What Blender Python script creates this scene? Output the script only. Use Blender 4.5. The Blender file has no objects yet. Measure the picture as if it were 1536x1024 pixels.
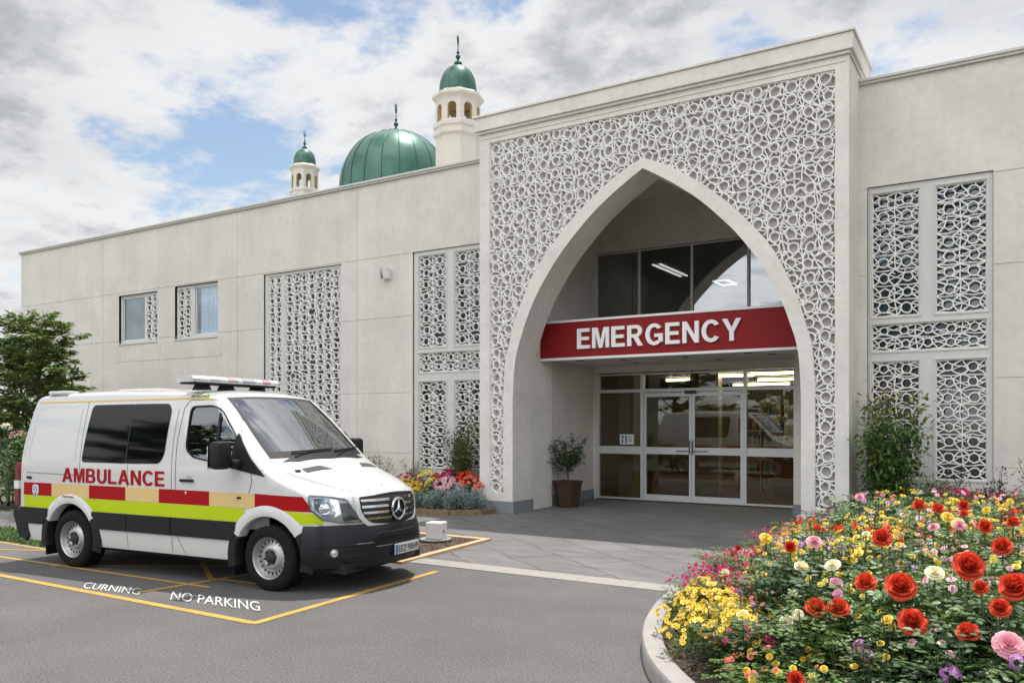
import bpy, bmesh, math, random
from mathutils import Vector, Matrix, Euler
from mathutils.bvhtree import BVHTree
from mathutils.geometry import delaunay_2d_cdt
R = random.Random(7)
scene = bpy.context.scene
COL = scene.collection
pi = math.pi
rad = math.radians

# ------------------------------------------------------------------ materials
def newmat(name):
    m = bpy.data.materials.new(name); m.use_nodes = True
    nt = m.node_tree
    return m, nt, nt.nodes['Principled BSDF']

def M(name, col, rough=.5, metal=0., var=0., vs=4., bump=0., bs=60., coat=0., big=0., spec=.5, sheen=0., stretch=None, transl=0., randv=0.):
    m, nt, b = newmat(name); N = nt.nodes; L = nt.links
    b.inputs['Roughness'].default_value = rough
    b.inputs['Metallic'].default_value = metal
    b.inputs['Coat Weight'].default_value = coat
    b.inputs['Coat Roughness'].default_value = .06
    b.inputs['Specular IOR Level'].default_value = spec
    c = (col[0], col[1], col[2], 1)
    b.inputs['Base Color'].default_value = c
    tc = N.new('ShaderNodeTexCoord'); vec = tc.outputs['Object']
    if stretch:
        mp = N.new('ShaderNodeMapping'); mp.inputs['Scale'].default_value = stretch
        L.new(vec, mp.inputs['Vector']); vec = mp.outputs['Vector']
    last = None
    def mul(src, lo, hi, scale, detail=4):
        n = N.new('ShaderNodeTexNoise'); n.inputs['Scale'].default_value = scale; n.inputs['Detail'].default_value = detail
        L.new(vec, n.inputs['Vector'])
        mr = N.new('ShaderNodeMapRange'); mr.inputs['From Min'].default_value = .3; mr.inputs['From Max'].default_value = .7
        mr.inputs['To Min'].default_value = lo; mr.inputs['To Max'].default_value = hi
        L.new(n.outputs['Fac'], mr.inputs['Value'])
        v = N.new('ShaderNodeVectorMath'); v.operation = 'SCALE'
        if src is None: v.inputs[0].default_value = col[:3]
        else: L.new(src, v.inputs[0])
        L.new(mr.outputs[0], v.inputs['Scale'])
        return v.outputs[0]
    if var: last = mul(last, 1-var, 1+var, vs)
    if big: last = mul(last, 1-big, 1+big, vs*.13, 3)
    if randv:
        oi = N.new('ShaderNodeObjectInfo')
        g = N.new('ShaderNodeNewGeometry')
        ad = N.new('ShaderNodeMath'); ad.operation = 'ADD'
        L.new(g.outputs['Random Per Island'], ad.inputs[0]); ad.inputs[1].default_value = 0
        mr = N.new('ShaderNodeMapRange'); mr.inputs['To Min'].default_value = 1-randv; mr.inputs['To Max'].default_value = 1+randv
        L.new(ad.outputs[0], mr.inputs['Value'])
        v = N.new('ShaderNodeVectorMath'); v.operation = 'SCALE'
        if last is None: v.inputs[0].default_value = col[:3]
        else: L.new(last, v.inputs[0])
        L.new(mr.outputs[0], v.inputs['Scale']); last = v.outputs[0]
    if last is not None: L.new(last, b.inputs['Base Color'])
    if bump:
        n = N.new('ShaderNodeTexNoise'); n.inputs['Scale'].default_value = bs; n.inputs['Detail'].default_value = 5
        L.new(vec, n.inputs['Vector'])
        bp = N.new('ShaderNodeBump'); bp.inputs['Strength'].default_value = bump; bp.inputs['Distance'].default_value = .01
        L.new(n.outputs['Fac'], bp.inputs['Height']); L.new(bp.outputs[0], b.inputs['Normal'])
    if transl:
        t = N.new('ShaderNodeBsdfTranslucent')
        if last is not None: L.new(last, t.inputs['Color'])
        else: t.inputs['Color'].default_value = c
        mx = N.new('ShaderNodeMixShader'); mx.inputs[0].default_value = transl
        L.new(b.outputs[0], mx.inputs[1]); L.new(t.outputs[0], mx.inputs[2])
        L.new(mx.outputs[0], N['Material Output'].inputs['Surface'])
    return m

def weathered(name, col, k=.06):
    m = M(name, col, .85, var=.05, vs=9, bump=.3, bs=120, big=.07)
    nt = m.node_tree; N = nt.nodes; L = nt.links; b = N['Principled BSDF']; src = b.inputs['Base Color'].links[0].from_socket
    g = N.new('ShaderNodeNewGeometry')
    def nz(scale, vec, a, c, lo, hi, det=5):
        mp = N.new('ShaderNodeMapping'); mp.inputs['Scale'].default_value = vec; L.new(g.outputs['Position'], mp.inputs[0])
        n = N.new('ShaderNodeTexNoise'); n.inputs['Scale'].default_value = scale; n.inputs['Detail'].default_value = det; n.inputs['Roughness'].default_value = .65; L.new(mp.outputs[0], n.inputs['Vector'])
        r = N.new('ShaderNodeMapRange'); L.new(n.outputs['Fac'], r.inputs['Value'])
        for q, v in zip(('From Min','From Max','To Min','To Max'), (a, c, lo, hi)): r.inputs[q].default_value = v
        return r.outputs[0]
    out = src
    for f in (nz(1., (3.2, 3.2, .14), .35, .68, 1+k, 1-k), nz(1., (1.1, 1.1, .9), .3, .7, 1-k, 1+k, 6), nz(1., (9., 9., .5), .56, .72, 1., 1-k*1.3)):
        v = N.new('ShaderNodeVectorMath'); v.operation = 'SCALE'; L.new(out, v.inputs[0]); L.new(f, v.inputs['Scale']); out = v.outputs[0]
    L.new(out, b.inputs['Base Color']); return m

def glassmat(name, tint=(.75,.8,.8), base=.06, rough=.0, k=1.5):
    m, nt, b = newmat(name); N = nt.nodes; L = nt.links
    N.remove(b)
    t = N.new('ShaderNodeBsdfTransparent'); t.inputs[0].default_value = (*tint, 1)
    g = N.new('ShaderNodeBsdfGlossy'); g.inputs['Roughness'].default_value = rough; g.inputs[0].default_value = (.9,.93,.95,1)
    fr = N.new('ShaderNodeFresnel'); ge = N.new('ShaderNodeNewGeometry'); io = N.new('ShaderNodeMapRange')
    io.inputs['To Min'].default_value = k; io.inputs['To Max'].default_value = 1/k; L.new(ge.outputs['Backfacing'], io.inputs['Value']); L.new(io.outputs[0], fr.inputs[0])
    ad = N.new('ShaderNodeMath'); ad.operation = 'ADD'; ad.use_clamp = True; ad.inputs[1].default_value = base
    L.new(fr.outputs[0], ad.inputs[0])
    mx = N.new('ShaderNodeMixShader')
    L.new(ad.outputs[0], mx.inputs[0]); L.new(t.outputs[0], mx.inputs[1]); L.new(g.outputs[0], mx.inputs[2])
    L.new(mx.outputs[0], N['Material Output'].inputs['Surface'])
    return m

def emis(name, col, s):
    m, nt, b = newmat(name)
    b.inputs['Base Color'].default_value = (*col, 1)
    b.inputs['Emission Color'].default_value = (*col, 1)
    b.inputs['Emission Strength'].default_value = s
    return m

# ------------------------------------------------------------------ mesh builder
class MB:
    def __init__(s): s.v = []; s.f = []; s.m = []; s.cur = 0
    def quad(s, *p):
        i = len(s.v); s.v += [tuple(q) for q in p]; s.f.append(tuple(range(i, i+len(p)))); s.m.append(s.cur)
    def face(s, idx): s.f.append(tuple(idx)); s.m.append(s.cur)
    def box(s, x0, x1, y0, y1, z0, z1):
        i = len(s.v)
        s.v += [(x0,y0,z0),(x1,y0,z0),(x1,y1,z0),(x0,y1,z0),(x0,y0,z1),(x1,y0,z1),(x1,y1,z1),(x0,y1,z1)]
        for f in ((0,3,2,1),(4,5,6,7),(0,1,5,4),(1,2,6,5),(2,3,7,6),(3,0,4,7)):
            s.f.append(tuple(i+k for k in f)); s.m.append(s.cur)
    def bbox(s, x0, x1, y0, y1, z0, z1, b=.01, mat=None):
        """box with chamfered edges"""
        bm = bmesh.new(); bmesh.ops.create_cube(bm, size=1)
        for v in bm.verts:
            v.co = Vector((x0+(v.co.x+.5)*(x1-x0), y0+(v.co.y+.5)*(y1-y0), z0+(v.co.z+.5)*(z1-z0)))
        bmesh.ops.bevel(bm, geom=list(bm.edges), offset=b, segments=2, affect='EDGES', profile=.5)
        s.add_bm(bm, mat); bm.free()
    def add_bm(s, bm, mat=None):
        i = len(s.v); bm.verts.ensure_lookup_table(); bm.verts.index_update()
        for v in bm.verts:
            s.v.append(tuple((mat @ v.co) if mat else v.co))
        for f in bm.faces: s.f.append(tuple(i+v.index for v in f.verts)); s.m.append(s.cur)
    def add(s, o, mat=None):
        i = len(s.v)
        s.v += [tuple(mat @ Vector(p)) for p in o.v] if mat else o.v
        s.f += [tuple(i+k for k in f) for f in o.f]; s.m += [s.cur+k for k in o.m]
    def prism(s, poly, axis, a, b, caps=True):
        """poly: 2d points, extruded along axis from a to b"""
        def P(p, t):
            return {'x': (t, p[0], p[1]), 'y': (p[0], t, p[1]), 'z': (p[0], p[1], t)}[axis]
        n = len(poly); i = len(s.v)
        s.v += [P(p, a) for p in poly] + [P(p, b) for p in poly]
        for k in range(n):
            j = (k+1) % n; s.face((i+k, i+j, i+n+j, i+n+k))
        if caps:
            s.face([i+k for k in range(n)][::-1]); s.face([i+n+k for k in range(n)])
    def tube(s, pts, r, n=8, caps=True):
        pts = [Vector(p) for p in pts]; i = len(s.v); m = len(pts)
        rr = r if isinstance(r, (list, tuple)) else [r]*m
        up = Vector((0,0,1))
        for k, p in enumerate(pts):
            d = (pts[min(k+1, m-1)] - pts[max(k-1, 0)])
            if d.length < 1e-9: d = Vector((0,0,1))
            d.normalize()
            a = d.cross(up if abs(d.z) < .95 else Vector((1,0,0))); a.normalize(); b = d.cross(a)
            for q in range(n):
                t = 2*pi*q/n; s.v.append(tuple(p + a*(rr[k]*math.cos(t)) + b*(rr[k]*math.sin(t))))
        for k in range(m-1):
            for q in range(n):
                w = (q+1) % n; s.face((i+k*n+q, i+k*n+w, i+(k+1)*n+w, i+(k+1)*n+q))
        if caps:
            s.face([i+q for q in range(n)][::-1]); s.face([i+(m-1)*n+q for q in range(n)])
    def lathe(s, prof, n=24, c=(0,0,0), axis='z', ph=0., caps=False):
        i = len(s.v); m = len(prof)
        for (r, h) in prof:
            for q in range(n):
                t = 2*pi*q/n+ph; a, b = r*math.cos(t), r*math.sin(t)
                p = {'z': (a, b, h), 'y': (a, h, b), 'x': (h, a, b)}[axis]
                s.v.append((c[0]+p[0], c[1]+p[1], c[2]+p[2]))
        for k in range(m-1):
            for q in range(n):
                w = (q+1) % n; s.face((i+k*n+q, i+k*n+w, i+(k+1)*n+w, i+(k+1)*n+q))
        if caps:
            s.face([i+q for q in range(n)][::-1]); s.face([i+(m-1)*n+q for q in range(n)])
    def build(s, name, mats, parent=None, smooth=False, angle=None, recalc=True):
        me = bpy.data.meshes.new(name)
        off = Vector((0,0,0))
        if parent is not None and parent.get('_w'):
            p = parent
            off = Vector(p['_w'])
        vs = [tuple(Vector(p)-off) for p in s.v] if off.length else s.v
        me.from_pydata(vs, [], s.f)
        if not isinstance(mats, (list, tuple)): mats = [mats]
        for mt in mats: me.materials.append(mt)
        if len(mats) > 1: me.polygons.foreach_set('material_index', s.m)
        if recalc:
            bm = bmesh.new(); bm.from_mesh(me); bmesh.ops.recalc_face_normals(bm, faces=bm.faces); bm.to_mesh(me); bm.free()
        if smooth:
            me.polygons.foreach_set('use_smooth', [True]*len(me.polygons))
            if angle: me.set_sharp_from_angle(angle=rad(angle))
        me.update()
        o = bpy.data.objects.new(name, me); COL.objects.link(o)
        if parent is not None:
            o.parent = parent
            if parent.get('_w'): o['_w'] = parent['_w'] if False else None or tuple(parent['_w'])
        return o

def tag(o, label=None, cat=None, group=None, kind=None):
    if label: o['label'] = label
    if cat: o['category'] = cat
    if group: o['group'] = group
    if kind: o['kind'] = kind
    return o

def thing(name, loc, label, cat, group=None, rz=0., world=True):
    """Empty at the base; with world=True its parts are authored in world coordinates"""
    o = bpy.data.objects.new(name, None); COL.objects.link(o)
    o.empty_display_size = .2
    o.location = loc; o.rotation_euler = (0, 0, rz)
    if world: o['_w'] = tuple(loc)
    return tag(o, label, cat, group)

def copy_tree(o, parent=None):
    c = o.copy(); COL.objects.link(c)
    if parent: c.parent = parent
    for ch in list(o.children): copy_tree(ch, c)
    return c

def text_mesh(s, size=1., offset=0., sx=1., shear=0., extrude=0., spacing=1.):
    cu = bpy.data.curves.new('t', 'FONT'); cu.body = s; cu.size = size; cu.offset = offset; cu.shear = shear
    cu.extrude = extrude; cu.space_character = spacing; cu.resolution_u = 6
    cu.align_x = 'LEFT'
    o = bpy.data.objects.new('t', cu); COL.objects.link(o)
    bpy.context.view_layer.update()
    me = o.to_mesh()
    vs = [(v.co.x*sx, v.co.y, v.co.z) for v in me.vertices]; fs = [tuple(p.vertices) for p in me.polygons]
    o.to_mesh_clear(); bpy.data.objects.remove(o); bpy.data.curves.remove(cu)
    return vs, fs

def catmull(p, n=4, closed=False):
    out = []; m = len(p)
    rng = range(m if closed else m-1)
    for i in rng:
        g = (lambda k: p[k % m]) if closed else (lambda k: p[max(0, min(m-1, k))])
        a, b, c, d = g(i-1), g(i), g(i+1), g(i+2)
        for k in range(n):
            t = k/n
            out.append(tuple(.5*(2*b[q]+(c[q]-a[q])*t+(2*a[q]-5*b[q]+4*c[q]-d[q])*t*t+(3*b[q]-a[q]-3*c[q]+d[q])*t**3) for q in range(len(b))))
    if not closed: out.append(tuple(p[-1]))
    return out

# ------------------------------------------------------------------ world, light, camera
SUN_EL = 73
w = bpy.data.worlds.new('World'); scene.world = w; w.use_nodes = True
nt = w.node_tree; N = nt.nodes; L = nt.links
bg = N['Background']; bg.inputs['Strength'].default_value = .1
sky = N.new('ShaderNodeTexSky'); sky.sky_type = 'NISHITA'; sky.sun_disc = False
sky.sun_elevation = rad(SUN_EL); sky.sun_rotation = 0.; sky.air_density = 1.; sky.dust_density = .4; sky.altitude = 50
tc = N.new('ShaderNodeTexCoord'); sep = N.new('ShaderNodeSeparateXYZ'); L.new(tc.outputs['Generated'], sep.inputs[0])
def mth(op, a, b=None, clamp=False, c=None):
    n = N.new('ShaderNodeMath'); n.operation = op; n.use_clamp = clamp
    for k, q in enumerate((a, b, c)):
        if q is None: continue
        if isinstance(q, (int, float)): n.inputs[k].default_value = q
        else: L.new(q, n.inputs[k])
    return n.outputs[0]
zc = mth('MAXIMUM', sep.outputs[2], .0)
zd = mth('ADD', zc, .22)
cx = mth('DIVIDE', sep.outputs[0], zd); cy = mth('DIVIDE', sep.outputs[1], zd)
cmb = N.new('ShaderNodeCombineXYZ'); L.new(cx, cmb.inputs[0]); L.new(cy, cmb.inputs[1]); 
def noise(scale, detail, rough, off=(0,0,0), dist=0.):
    mp = N.new('ShaderNodeMapping'); mp.inputs['Location'].default_value = off; L.new(cmb.outputs[0], mp.inputs[0])
    n = N.new('ShaderNodeTexNoise'); n.inputs['Scale'].default_value = scale; n.inputs['Detail'].default_value = detail
    n.inputs['Roughness'].default_value = rough; n.inputs['Distortion'].default_value = dist
    L.new(mp.outputs[0], n.inputs['Vector']); return n.outputs['Fac']
def mrange(v, a, b, c=0., d=1.):
    n = N.new('ShaderNodeMapRange'); n.interpolation_type = 'SMOOTHSTEP'
    for k, q in zip(('From Min','From Max','To Min','To Max'), (a, b, c, d)): n.inputs[k].default_value = q
    L.new(v, n.inputs['Value']); return n.outputs[0]
SKYOFF = (3.1, 1.7, 0)
n1 = noise(1.9, 10, .58, SKYOFF, .2)
n2 = noise(5.5, 9, .62, (7.3, 2.2, 1))
n3 = noise(.8, 5, .5, (1.4, 9.1, 3))
den = mth('ADD', mth('MULTIPLY', n1, .75), mth('MULTIPLY', n2, .25))
mask = mrange(den, .425, .51)
shade = mth('ADD', mth('ADD', mth('MULTIPLY', mrange(den, .53, .66), .8), mth('MULTIPLY', mrange(n2, .48, .64), .18)), mth('MULTIPLY', mrange(n3, .50, .66), .5), True)
# cloud colour: bright edges, greyer thick bellies
mixc = N.new('ShaderNodeMixRGB'); mixc.inputs[1].default_value = (8.3, 8.4, 8.5, 1); mixc.inputs[2].default_value = (4.7, 4.85, 5.2, 1)
L.new(shade, mixc.inputs[0])
# extra brightness added to clouds overhead and behind the camera, to light the facade
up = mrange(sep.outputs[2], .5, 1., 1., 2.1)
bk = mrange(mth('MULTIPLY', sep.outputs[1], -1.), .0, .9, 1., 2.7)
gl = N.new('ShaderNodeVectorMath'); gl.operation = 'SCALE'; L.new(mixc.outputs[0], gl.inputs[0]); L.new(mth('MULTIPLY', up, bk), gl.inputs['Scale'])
skm = N.new('ShaderNodeVectorMath'); skm.operation = 'MULTIPLY'; skm.inputs[1].default_value = (1.75, 1.6, 1.42)
L.new(sky.outputs[0], skm.inputs[0])
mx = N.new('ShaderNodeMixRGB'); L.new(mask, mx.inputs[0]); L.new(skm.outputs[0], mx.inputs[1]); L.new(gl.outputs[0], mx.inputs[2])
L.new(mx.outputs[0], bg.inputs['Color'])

sd = bpy.data.lights.new('sun', 'SUN'); sd.energy = 5.0; sd.angle = rad(.6); sd.color = (1, .96, .9)
so = bpy.data.objects.new('sun', sd); COL.objects.link(so); so.rotation_euler = (rad(-(90-SUN_EL)), rad(-1.5), 0); so.location = (0, 0, 30)

F_PX = 1240; TH = math.atan(772/1240)
cd = bpy.data.cameras.new('camera'); cam = bpy.data.objects.new('camera', cd); COL.objects.link(cam); scene.camera = cam
cam.location = (0, 0, 1.7); cam.rotation_euler = (pi/2, 0, TH)
cd.sensor_width = 36; cd.lens = F_PX/1536*36; cd.shift_y = (635-512)/1536; cd.clip_end = 2000; cd.clip_start = .05
scene.view_settings.view_transform = 'Standard'; scene.view_settings.look = 'None'; scene.view_settings.exposure = .07; scene.view_settings.gamma = 1.
scene.render.engine = 'CYCLES'
scene.cycles.max_bounces = 8; scene.cycles.transparent_max_bounces = 12; scene.cycles.use_denoising = True
scene.cycles.sample_clamp_indirect = 6

# ------------------------------------------------------------------ shared materials
CONC = weathered('rendered_concrete', (.625,.585,.535), .035)
CONC2 = weathered('smooth_concrete', (.665,.63,.58), .022)
LATT = M('lattice_white', (.77,.75,.72), .7, var=.05, vs=14, bump=.08, bs=60)
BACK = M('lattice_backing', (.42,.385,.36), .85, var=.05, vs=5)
COPE = M('coping_stone', (.55,.53,.50), .7, var=.04, vs=8)
FRAME = M('window_frame_stone', (.57,.555,.53), .7, var=.03, vs=8)
ALU = M('white_aluminium', (.62,.63,.64), .35, metal=.25, var=.02, vs=5)
PLINTH = M('plinth_grey', (.20,.21,.225), .8, var=.08, vs=10, bump=.15, bs=90)
DKGLASS = M('dark_window_glass', (.05,.09,.125), .07, spec=.8, coat=.6, var=.5, vs=2.5)
PALEG = M('pale_window_glass', (.11,.16,.20), .08, spec=.8, coat=.6, var=.45, vs=2.5)
DARKG = M('deep_window_glass', (.05,.056,.06), .08, spec=.8, coat=.8, var=.3, vs=3)
# ------------------------------------------------------------------ the hospital building
WY = 14.2; WT = 7.19; PY = 13.3; CX = -5.62
bld = thing('hospital_building', (-15, 14.2, 0), 'long pale rendered building with a pointed entrance arch and white lattice windows', 'building')

def wall_cells(x0, x1, z0, z1, xs, zs, holes, y, gap=.010, th=.30, extra=()):
    """front wall made of cast panels with recessed joints; holes = rectangles"""
    mb = MB()
    X = sorted(set([x0, x1] + [x for x in xs if x0 < x < x1] + [h[0] for h in holes] + [h[1] for h in holes]))
    Z = sorted(set([z0, z1] + [z for z in zs if z0 < z < z1] + [h[2] for h in holes] + [h[3] for h in holes]))
    jx = set(xs); jz = set(zs)
    for i in range(len(X)-1):
        for j in range(len(Z)-1):
            a, b, c, d = X[i], X[i+1], Z[j], Z[j+1]
            mx_, mz_ = (a+b)/2, (c+d)/2
            if any(h[0] < mx_ < h[1] and h[2] < mz_ < h[3] for h in holes): continue
            ga = gap/2 if a in jx else 0; gb = gap/2 if b in jx else 0
            gc = gap/2 if c in jz else 0; gd = gap/2 if d in jz else 0
            mb.box(a+ga, b-gb, y, y+th, c+gc, d-gd)
            mb.box(a, b, y+.014, y+th-.01, c, d)
    return mb

winA = (-22.16, -20.38, 3.98, 5.36); winA2 = (-19.62, -17.85, 3.98, 5.41)
winC = (-16.12, -13.51, .9, 5.40); winB = (-11.40, -9.45, .62, 5.44); winR = (-2.16, -.42, .62, 5.46)
JX = [-22.91, -17.09, -13.02]; JZ = [1.05, 2.38, 4.06, 5.43]
wl = wall_cells(-27.4, -9.0, 0, 7.1, JX, JZ, [winA, winA2, winC, winB], WY)
# short recessed panel under the two small windows
wl.build('wall', CONC, bld)
sp = MB()
for (a, b, c, d) in ((-22.3,-20.25,3.46,3.94), (-20.22,-17.72,3.46,3.94)):
    sp.box(a, b, WY-.008, WY+.02, c, d)
sp.build('spandrel_panel', CONC, bld)
wr = wall_cells(-2.28, 9.0, 0, 7.1, [3.2, 6.2], JZ, [winR], WY)
wr.build('wall', CONC, bld)
rest = MB()
rest.box(-27.4, -27.1, WY+.30, 34, 0, 7.1); rest.box(8.7, 9.0, WY+.30, 34, 0, 7.1); rest.box(-27.4, 9.0, 34, 34.3, 0, 7.1)
rest.build('wall', CONC, bld)
rf = MB(); rf.box(-27.1, 8.7, WY+.32, 34, 6.7, 6.85)
rf.build('roof', M('roof_membrane', (.3,.3,.3), .9, var=.1), bld)
cp = MB()
for (a, b) in ((-27.44, -9.02), (-2.28, 9.04)):
    cp.bbox(a, b, WY-.05, WY+.36, 7.10, 7.14, .006); cp.bbox(a, b, WY-.075, WY+.40, 7.14, 7.19, .008)
cp.bbox(-27.47, -27.06, WY+.405, 34.3, 7.10, 7.19, .008)
cp.build('coping', COPE, bld)
pl = MB()
for (a, b) in ((-27.4, -9.03), (-2.27, 9.0)):
    pl = MB(); pl.box(a, b, WY-.03, WY-.002, 0, .22); pl.build('plinth', PLINTH, bld)

# ---------- lattice screens
def ribbon(mb, pts, w, yf, yb, closed=False):
    n = len(pts)
    if n < 2: return
    sec = ((-.5, 0), (-.5, .72), (-.28, 1.), (.28, 1.), (.5, .72), (.5, 0))
    base = len(mb.v)
    for k in range(n):
        p = pts[k]
        a = pts[(k-1) % n] if (closed or k > 0) else p; b = pts[(k+1) % n] if (closed or k < n-1) else p
        dx, dz = b[0]-a[0], b[1]-a[1]; l = math.hypot(dx, dz) or 1e-6
        nx, nz = -dz/l, dx/l
        for (u, v) in sec:
            mb.v.append((p[0]+nx*u*w, yb+(yf-yb)*v, p[1]+nz*u*w))
    m = len(sec)
    for k in range(n if closed else n-1):
        j = (k+1) % n
        for q in range(m-1):
            mb.face((base+k*m+q, base+j*m+q, base+j*m+q+1, base+k*m+q+1))

def lattice(rect, y, depth, a, b, w, jit, seed, clip=None, name='lattice_screen', parent=None, mat=None, extra=0.):
    rr = random.Random(seed); mb = MB()
    x0, x1, z0, z1 = rect
    nx = max(1, round((x1-x0)/a)); nz = max(1, round((z1-z0)/b)); a = (x1-x0)/nx; b = (z1-z0)/nz
    J = lambda s: (rr.random()*2-1)*jit*s
    def inb(p): return (min(max(p[0], x0), x1), min(max(p[1], z0), z1))
    corner = {}; mh = {}; mv = {}
    for i in range(nx+1):
        for j in range(nz+1):
            ex = 0 if i in (0, nx) else 1; ez = 0 if j in (0, nz) else 1
            corner[i, j] = (x0+i*a+J(a)*.5*ex, z0+j*b+J(b)*.5*ez)
            mh[i, j] = (x0+(i+.5)*a+J(a)*.5, z0+j*b+J(b)*.4*ez)
            mv[i, j] = (x0+i*a+J(a)*.4*ex, z0+(j+.5)*b+J(b)*.5)
    def seg(p, q, wf=1.):
        if clip and clip((p[0]+q[0])/2, (p[1]+q[1])/2): return
        dy = rr.uniform(0, .010)
        ww = w*wf*rr.uniform(.85, 1.1)
        if jit > .2:
            mx_, mz_ = (p[0]+q[0])/2+J(a)*.15, (p[1]+q[1])/2+J(b)*.15
            pts = catmull([p, (mx_, mz_), q], 3)
        else: pts = [p, q]
        ribbon(mb, [inb(t) for t in pts], ww, y+dy, y+depth)
    for i in range(nx):
        for j in range(nz):
            cx, cz = x0+(i+.5)*a+J(a)*.28, z0+(j+.5)*b+J(b)*.28
            sides = rr.choice((5, 6, 6, 7, 5)) if jit > .2 else rr.choice((5, 6, 6))
            R0 = min(a, b)*rr.uniform(.31, .37); ph = pi/2 + (rr.random()-.5)*.3 if sides != 6 else rr.choice((0, pi/2))
            ring = []
            for k in range(sides):
                t = ph+2*pi*k/sides; r_ = R0*(1+J(1)*.28)
                ring.append((cx+r_*math.cos(t)*1.02, cz+r_*math.sin(t)*1.08))
            if not (clip and clip(cx, cz)):
                ribbon(mb, [inb(t) for t in catmull(ring, 3, True)], w*1.05, y+rr.uniform(0, .006), y+depth, True)
            def near(p):
                return min(ring, key=lambda q: (q[0]-p[0])**2+(q[1]-p[1])**2)
            for c in (corner[i, j], corner[i+1, j], corner[i, j+1], corner[i+1, j+1]):
                if rr.random() < 1-jit*.35: seg(near(c), c)
            for c, pr in ((mv[i, j], .85), (mv[i+1, j], .85), (mh[i, j], .6), (mh[i, j+1], .6)):
                if rr.random() < pr:
                    seg(near(c), c, .85)
            # small extra struts that make the little triangles
            if rr.random() < .9: seg(mv[i, j], mh[i, j+1] if rr.random() < .5 else mh[i, j], .75)
            if rr.random() < .7+extra: seg(mv[i+1, j], mh[i, j] if rr.random() < .5 else mh[i, j+1], .75)
    for i in range(nx+1):
        for j in range(nz):
            if rr.random() < .93:
                seg(corner[i, j], mv[i, j], .9); seg(mv[i, j], corner[i, j+1], .9)
    for i in range(nx):
        for j in range(nz+1):
            if rr.random() < .9-jit*.3:
                seg(corner[i, j], mh[i, j], .9); seg(mh[i, j], corner[i+1, j], .9)
    if name is None: return mb
    return mb.build(name, mat or LATT, parent, recalc=False)

def lattice_star(rect, y, depth, a, b, w, jit, seed, parent):
    rr = random.Random(seed); mb = MB(); x0, x1, z0, z1 = rect
    nx = max(1, round((x1-x0)/a)); nz = max(1, round((z1-z0)/b)); a = (x1-x0)/nx; b = (z1-z0)/nz
    cn = {}; mh = {}; mv = {}
    def jj(s): return (rr.random()*2-1)*jit*s
    for i in range(nx+1):
        for j in range(nz+1):
            ex = i not in (0, nx); ez = j not in (0, nz)
            cn[i, j] = (x0+i*a+jj(a)*.4*ex, z0+j*b+jj(b)*.4*ez); mh[i, j] = (x0+(i+.5)*a+jj(a)*.6, z0+j*b+jj(b)*.5*ez); mv[i, j] = (x0+i*a+jj(a)*.5*ex, z0+(j+.5)*b+jj(b)*.8)
    cl = lambda p: (min(max(p[0], x0), x1), min(max(p[1], z0), z1))
    def seg(p, q, f=1.):
        dy = rr.uniform(0, .008); k = rr.uniform(-.08, .08); m = ((p[0]+q[0])/2+(q[1]-p[1])*k, (p[1]+q[1])/2-(q[0]-p[0])*k)
        ribbon(mb, [cl(t) for t in (p, m, q)], w*f*rr.uniform(.85, 1.15), y+dy, y+depth)
    mid = lambda p, q, t=.5: (p[0]+(q[0]-p[0])*t, p[1]+(q[1]-p[1])*t)
    for i in range(nx):
        for j in range(nz):
            cx, cz = x0+(i+.5)*a+jj(a)*.3, z0+(j+.5)*b+jj(b)*.3; n = rr.choice((6, 6, 5, 7)); ph = pi/n*rr.choice((0, 1))+pi/2+jj(1)*.5; R0 = b*rr.uniform(.32, .365)
            ring = [(cx+R0*1.02*(1+jj(.6))*math.cos(ph+2*pi*k/n), cz+R0*(1+jj(.6))*math.sin(ph+2*pi*k/n)) for k in range(n)]
            rnd = []
            for k in range(n):
                p, q, r = ring[k-1], ring[k], ring[(k+1) % n]; rnd += [mid(q, p, .2), mid(q, r, .2)]
            ribbon(mb, [cl(t) for t in rnd], w*1.05, y+rr.uniform(0, .004), y+depth, True)
            near = lambda p: min(ring, key=lambda t: (t[0]-p[0])**2+(t[1]-p[1])**2)
            for c in (cn[i, j], cn[i+1, j], cn[i, j+1], cn[i+1, j+1]): seg(near(c), c)
            for c in (mv[i, j], mv[i+1, j]):
                for s in sorted(ring, key=lambda t: (t[0]-c[0])**2+(t[1]-c[1])**2)[:2]: seg(s, c, .8)
            if rr.random() < .5: seg(near(mh[i, j+1]), mh[i, j+1], .7)
            for c, e in ((cn[i, j], mv[i, j]), (cn[i+1, j+1], mv[i+1, j])):
                if rr.random() < .35: seg(mid(c, e, .55), mid(near(c), c, .5), .7)
    for i in range(nx+1):
        for j in range(nz):
            if i in (0, nx) or rr.random() < .8: seg(cn[i, j], mv[i, j], .8); seg(mv[i, j], cn[i, j+1], .8)
    for i in range(nx):
        for j in range(nz+1):
            if j in (0, nz) or rr.random() < .85: seg(cn[i, j], mh[i, j], .8); seg(mh[i, j], cn[i+1, j], .8)
    return mb.build('lattice_screen', LATT, parent, recalc=False)

def frame_rect(mb, x0, x1, z0, z1, w, y0, y1):
    """four butted bars round an opening (outer rectangle given)"""
    mb.box(x0, x0+w, y0, y1, z0, z1); mb.box(x1-w, x1, y0, y1, z0, z1)
    mb.box(x0+w, x1-w, y0, y1, z0, z0+w); mb.box(x0+w, x1-w, y0, y1, z1-w, z1)

def panel_frame(mb, x0, x1, z0, z1, y):
    """thin raised bead round a lattice opening"""
    frame_rect(mb, x0-.035, x1+.035, z0-.035, z1+.035, .022, y-.012, y+.03)

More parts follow.
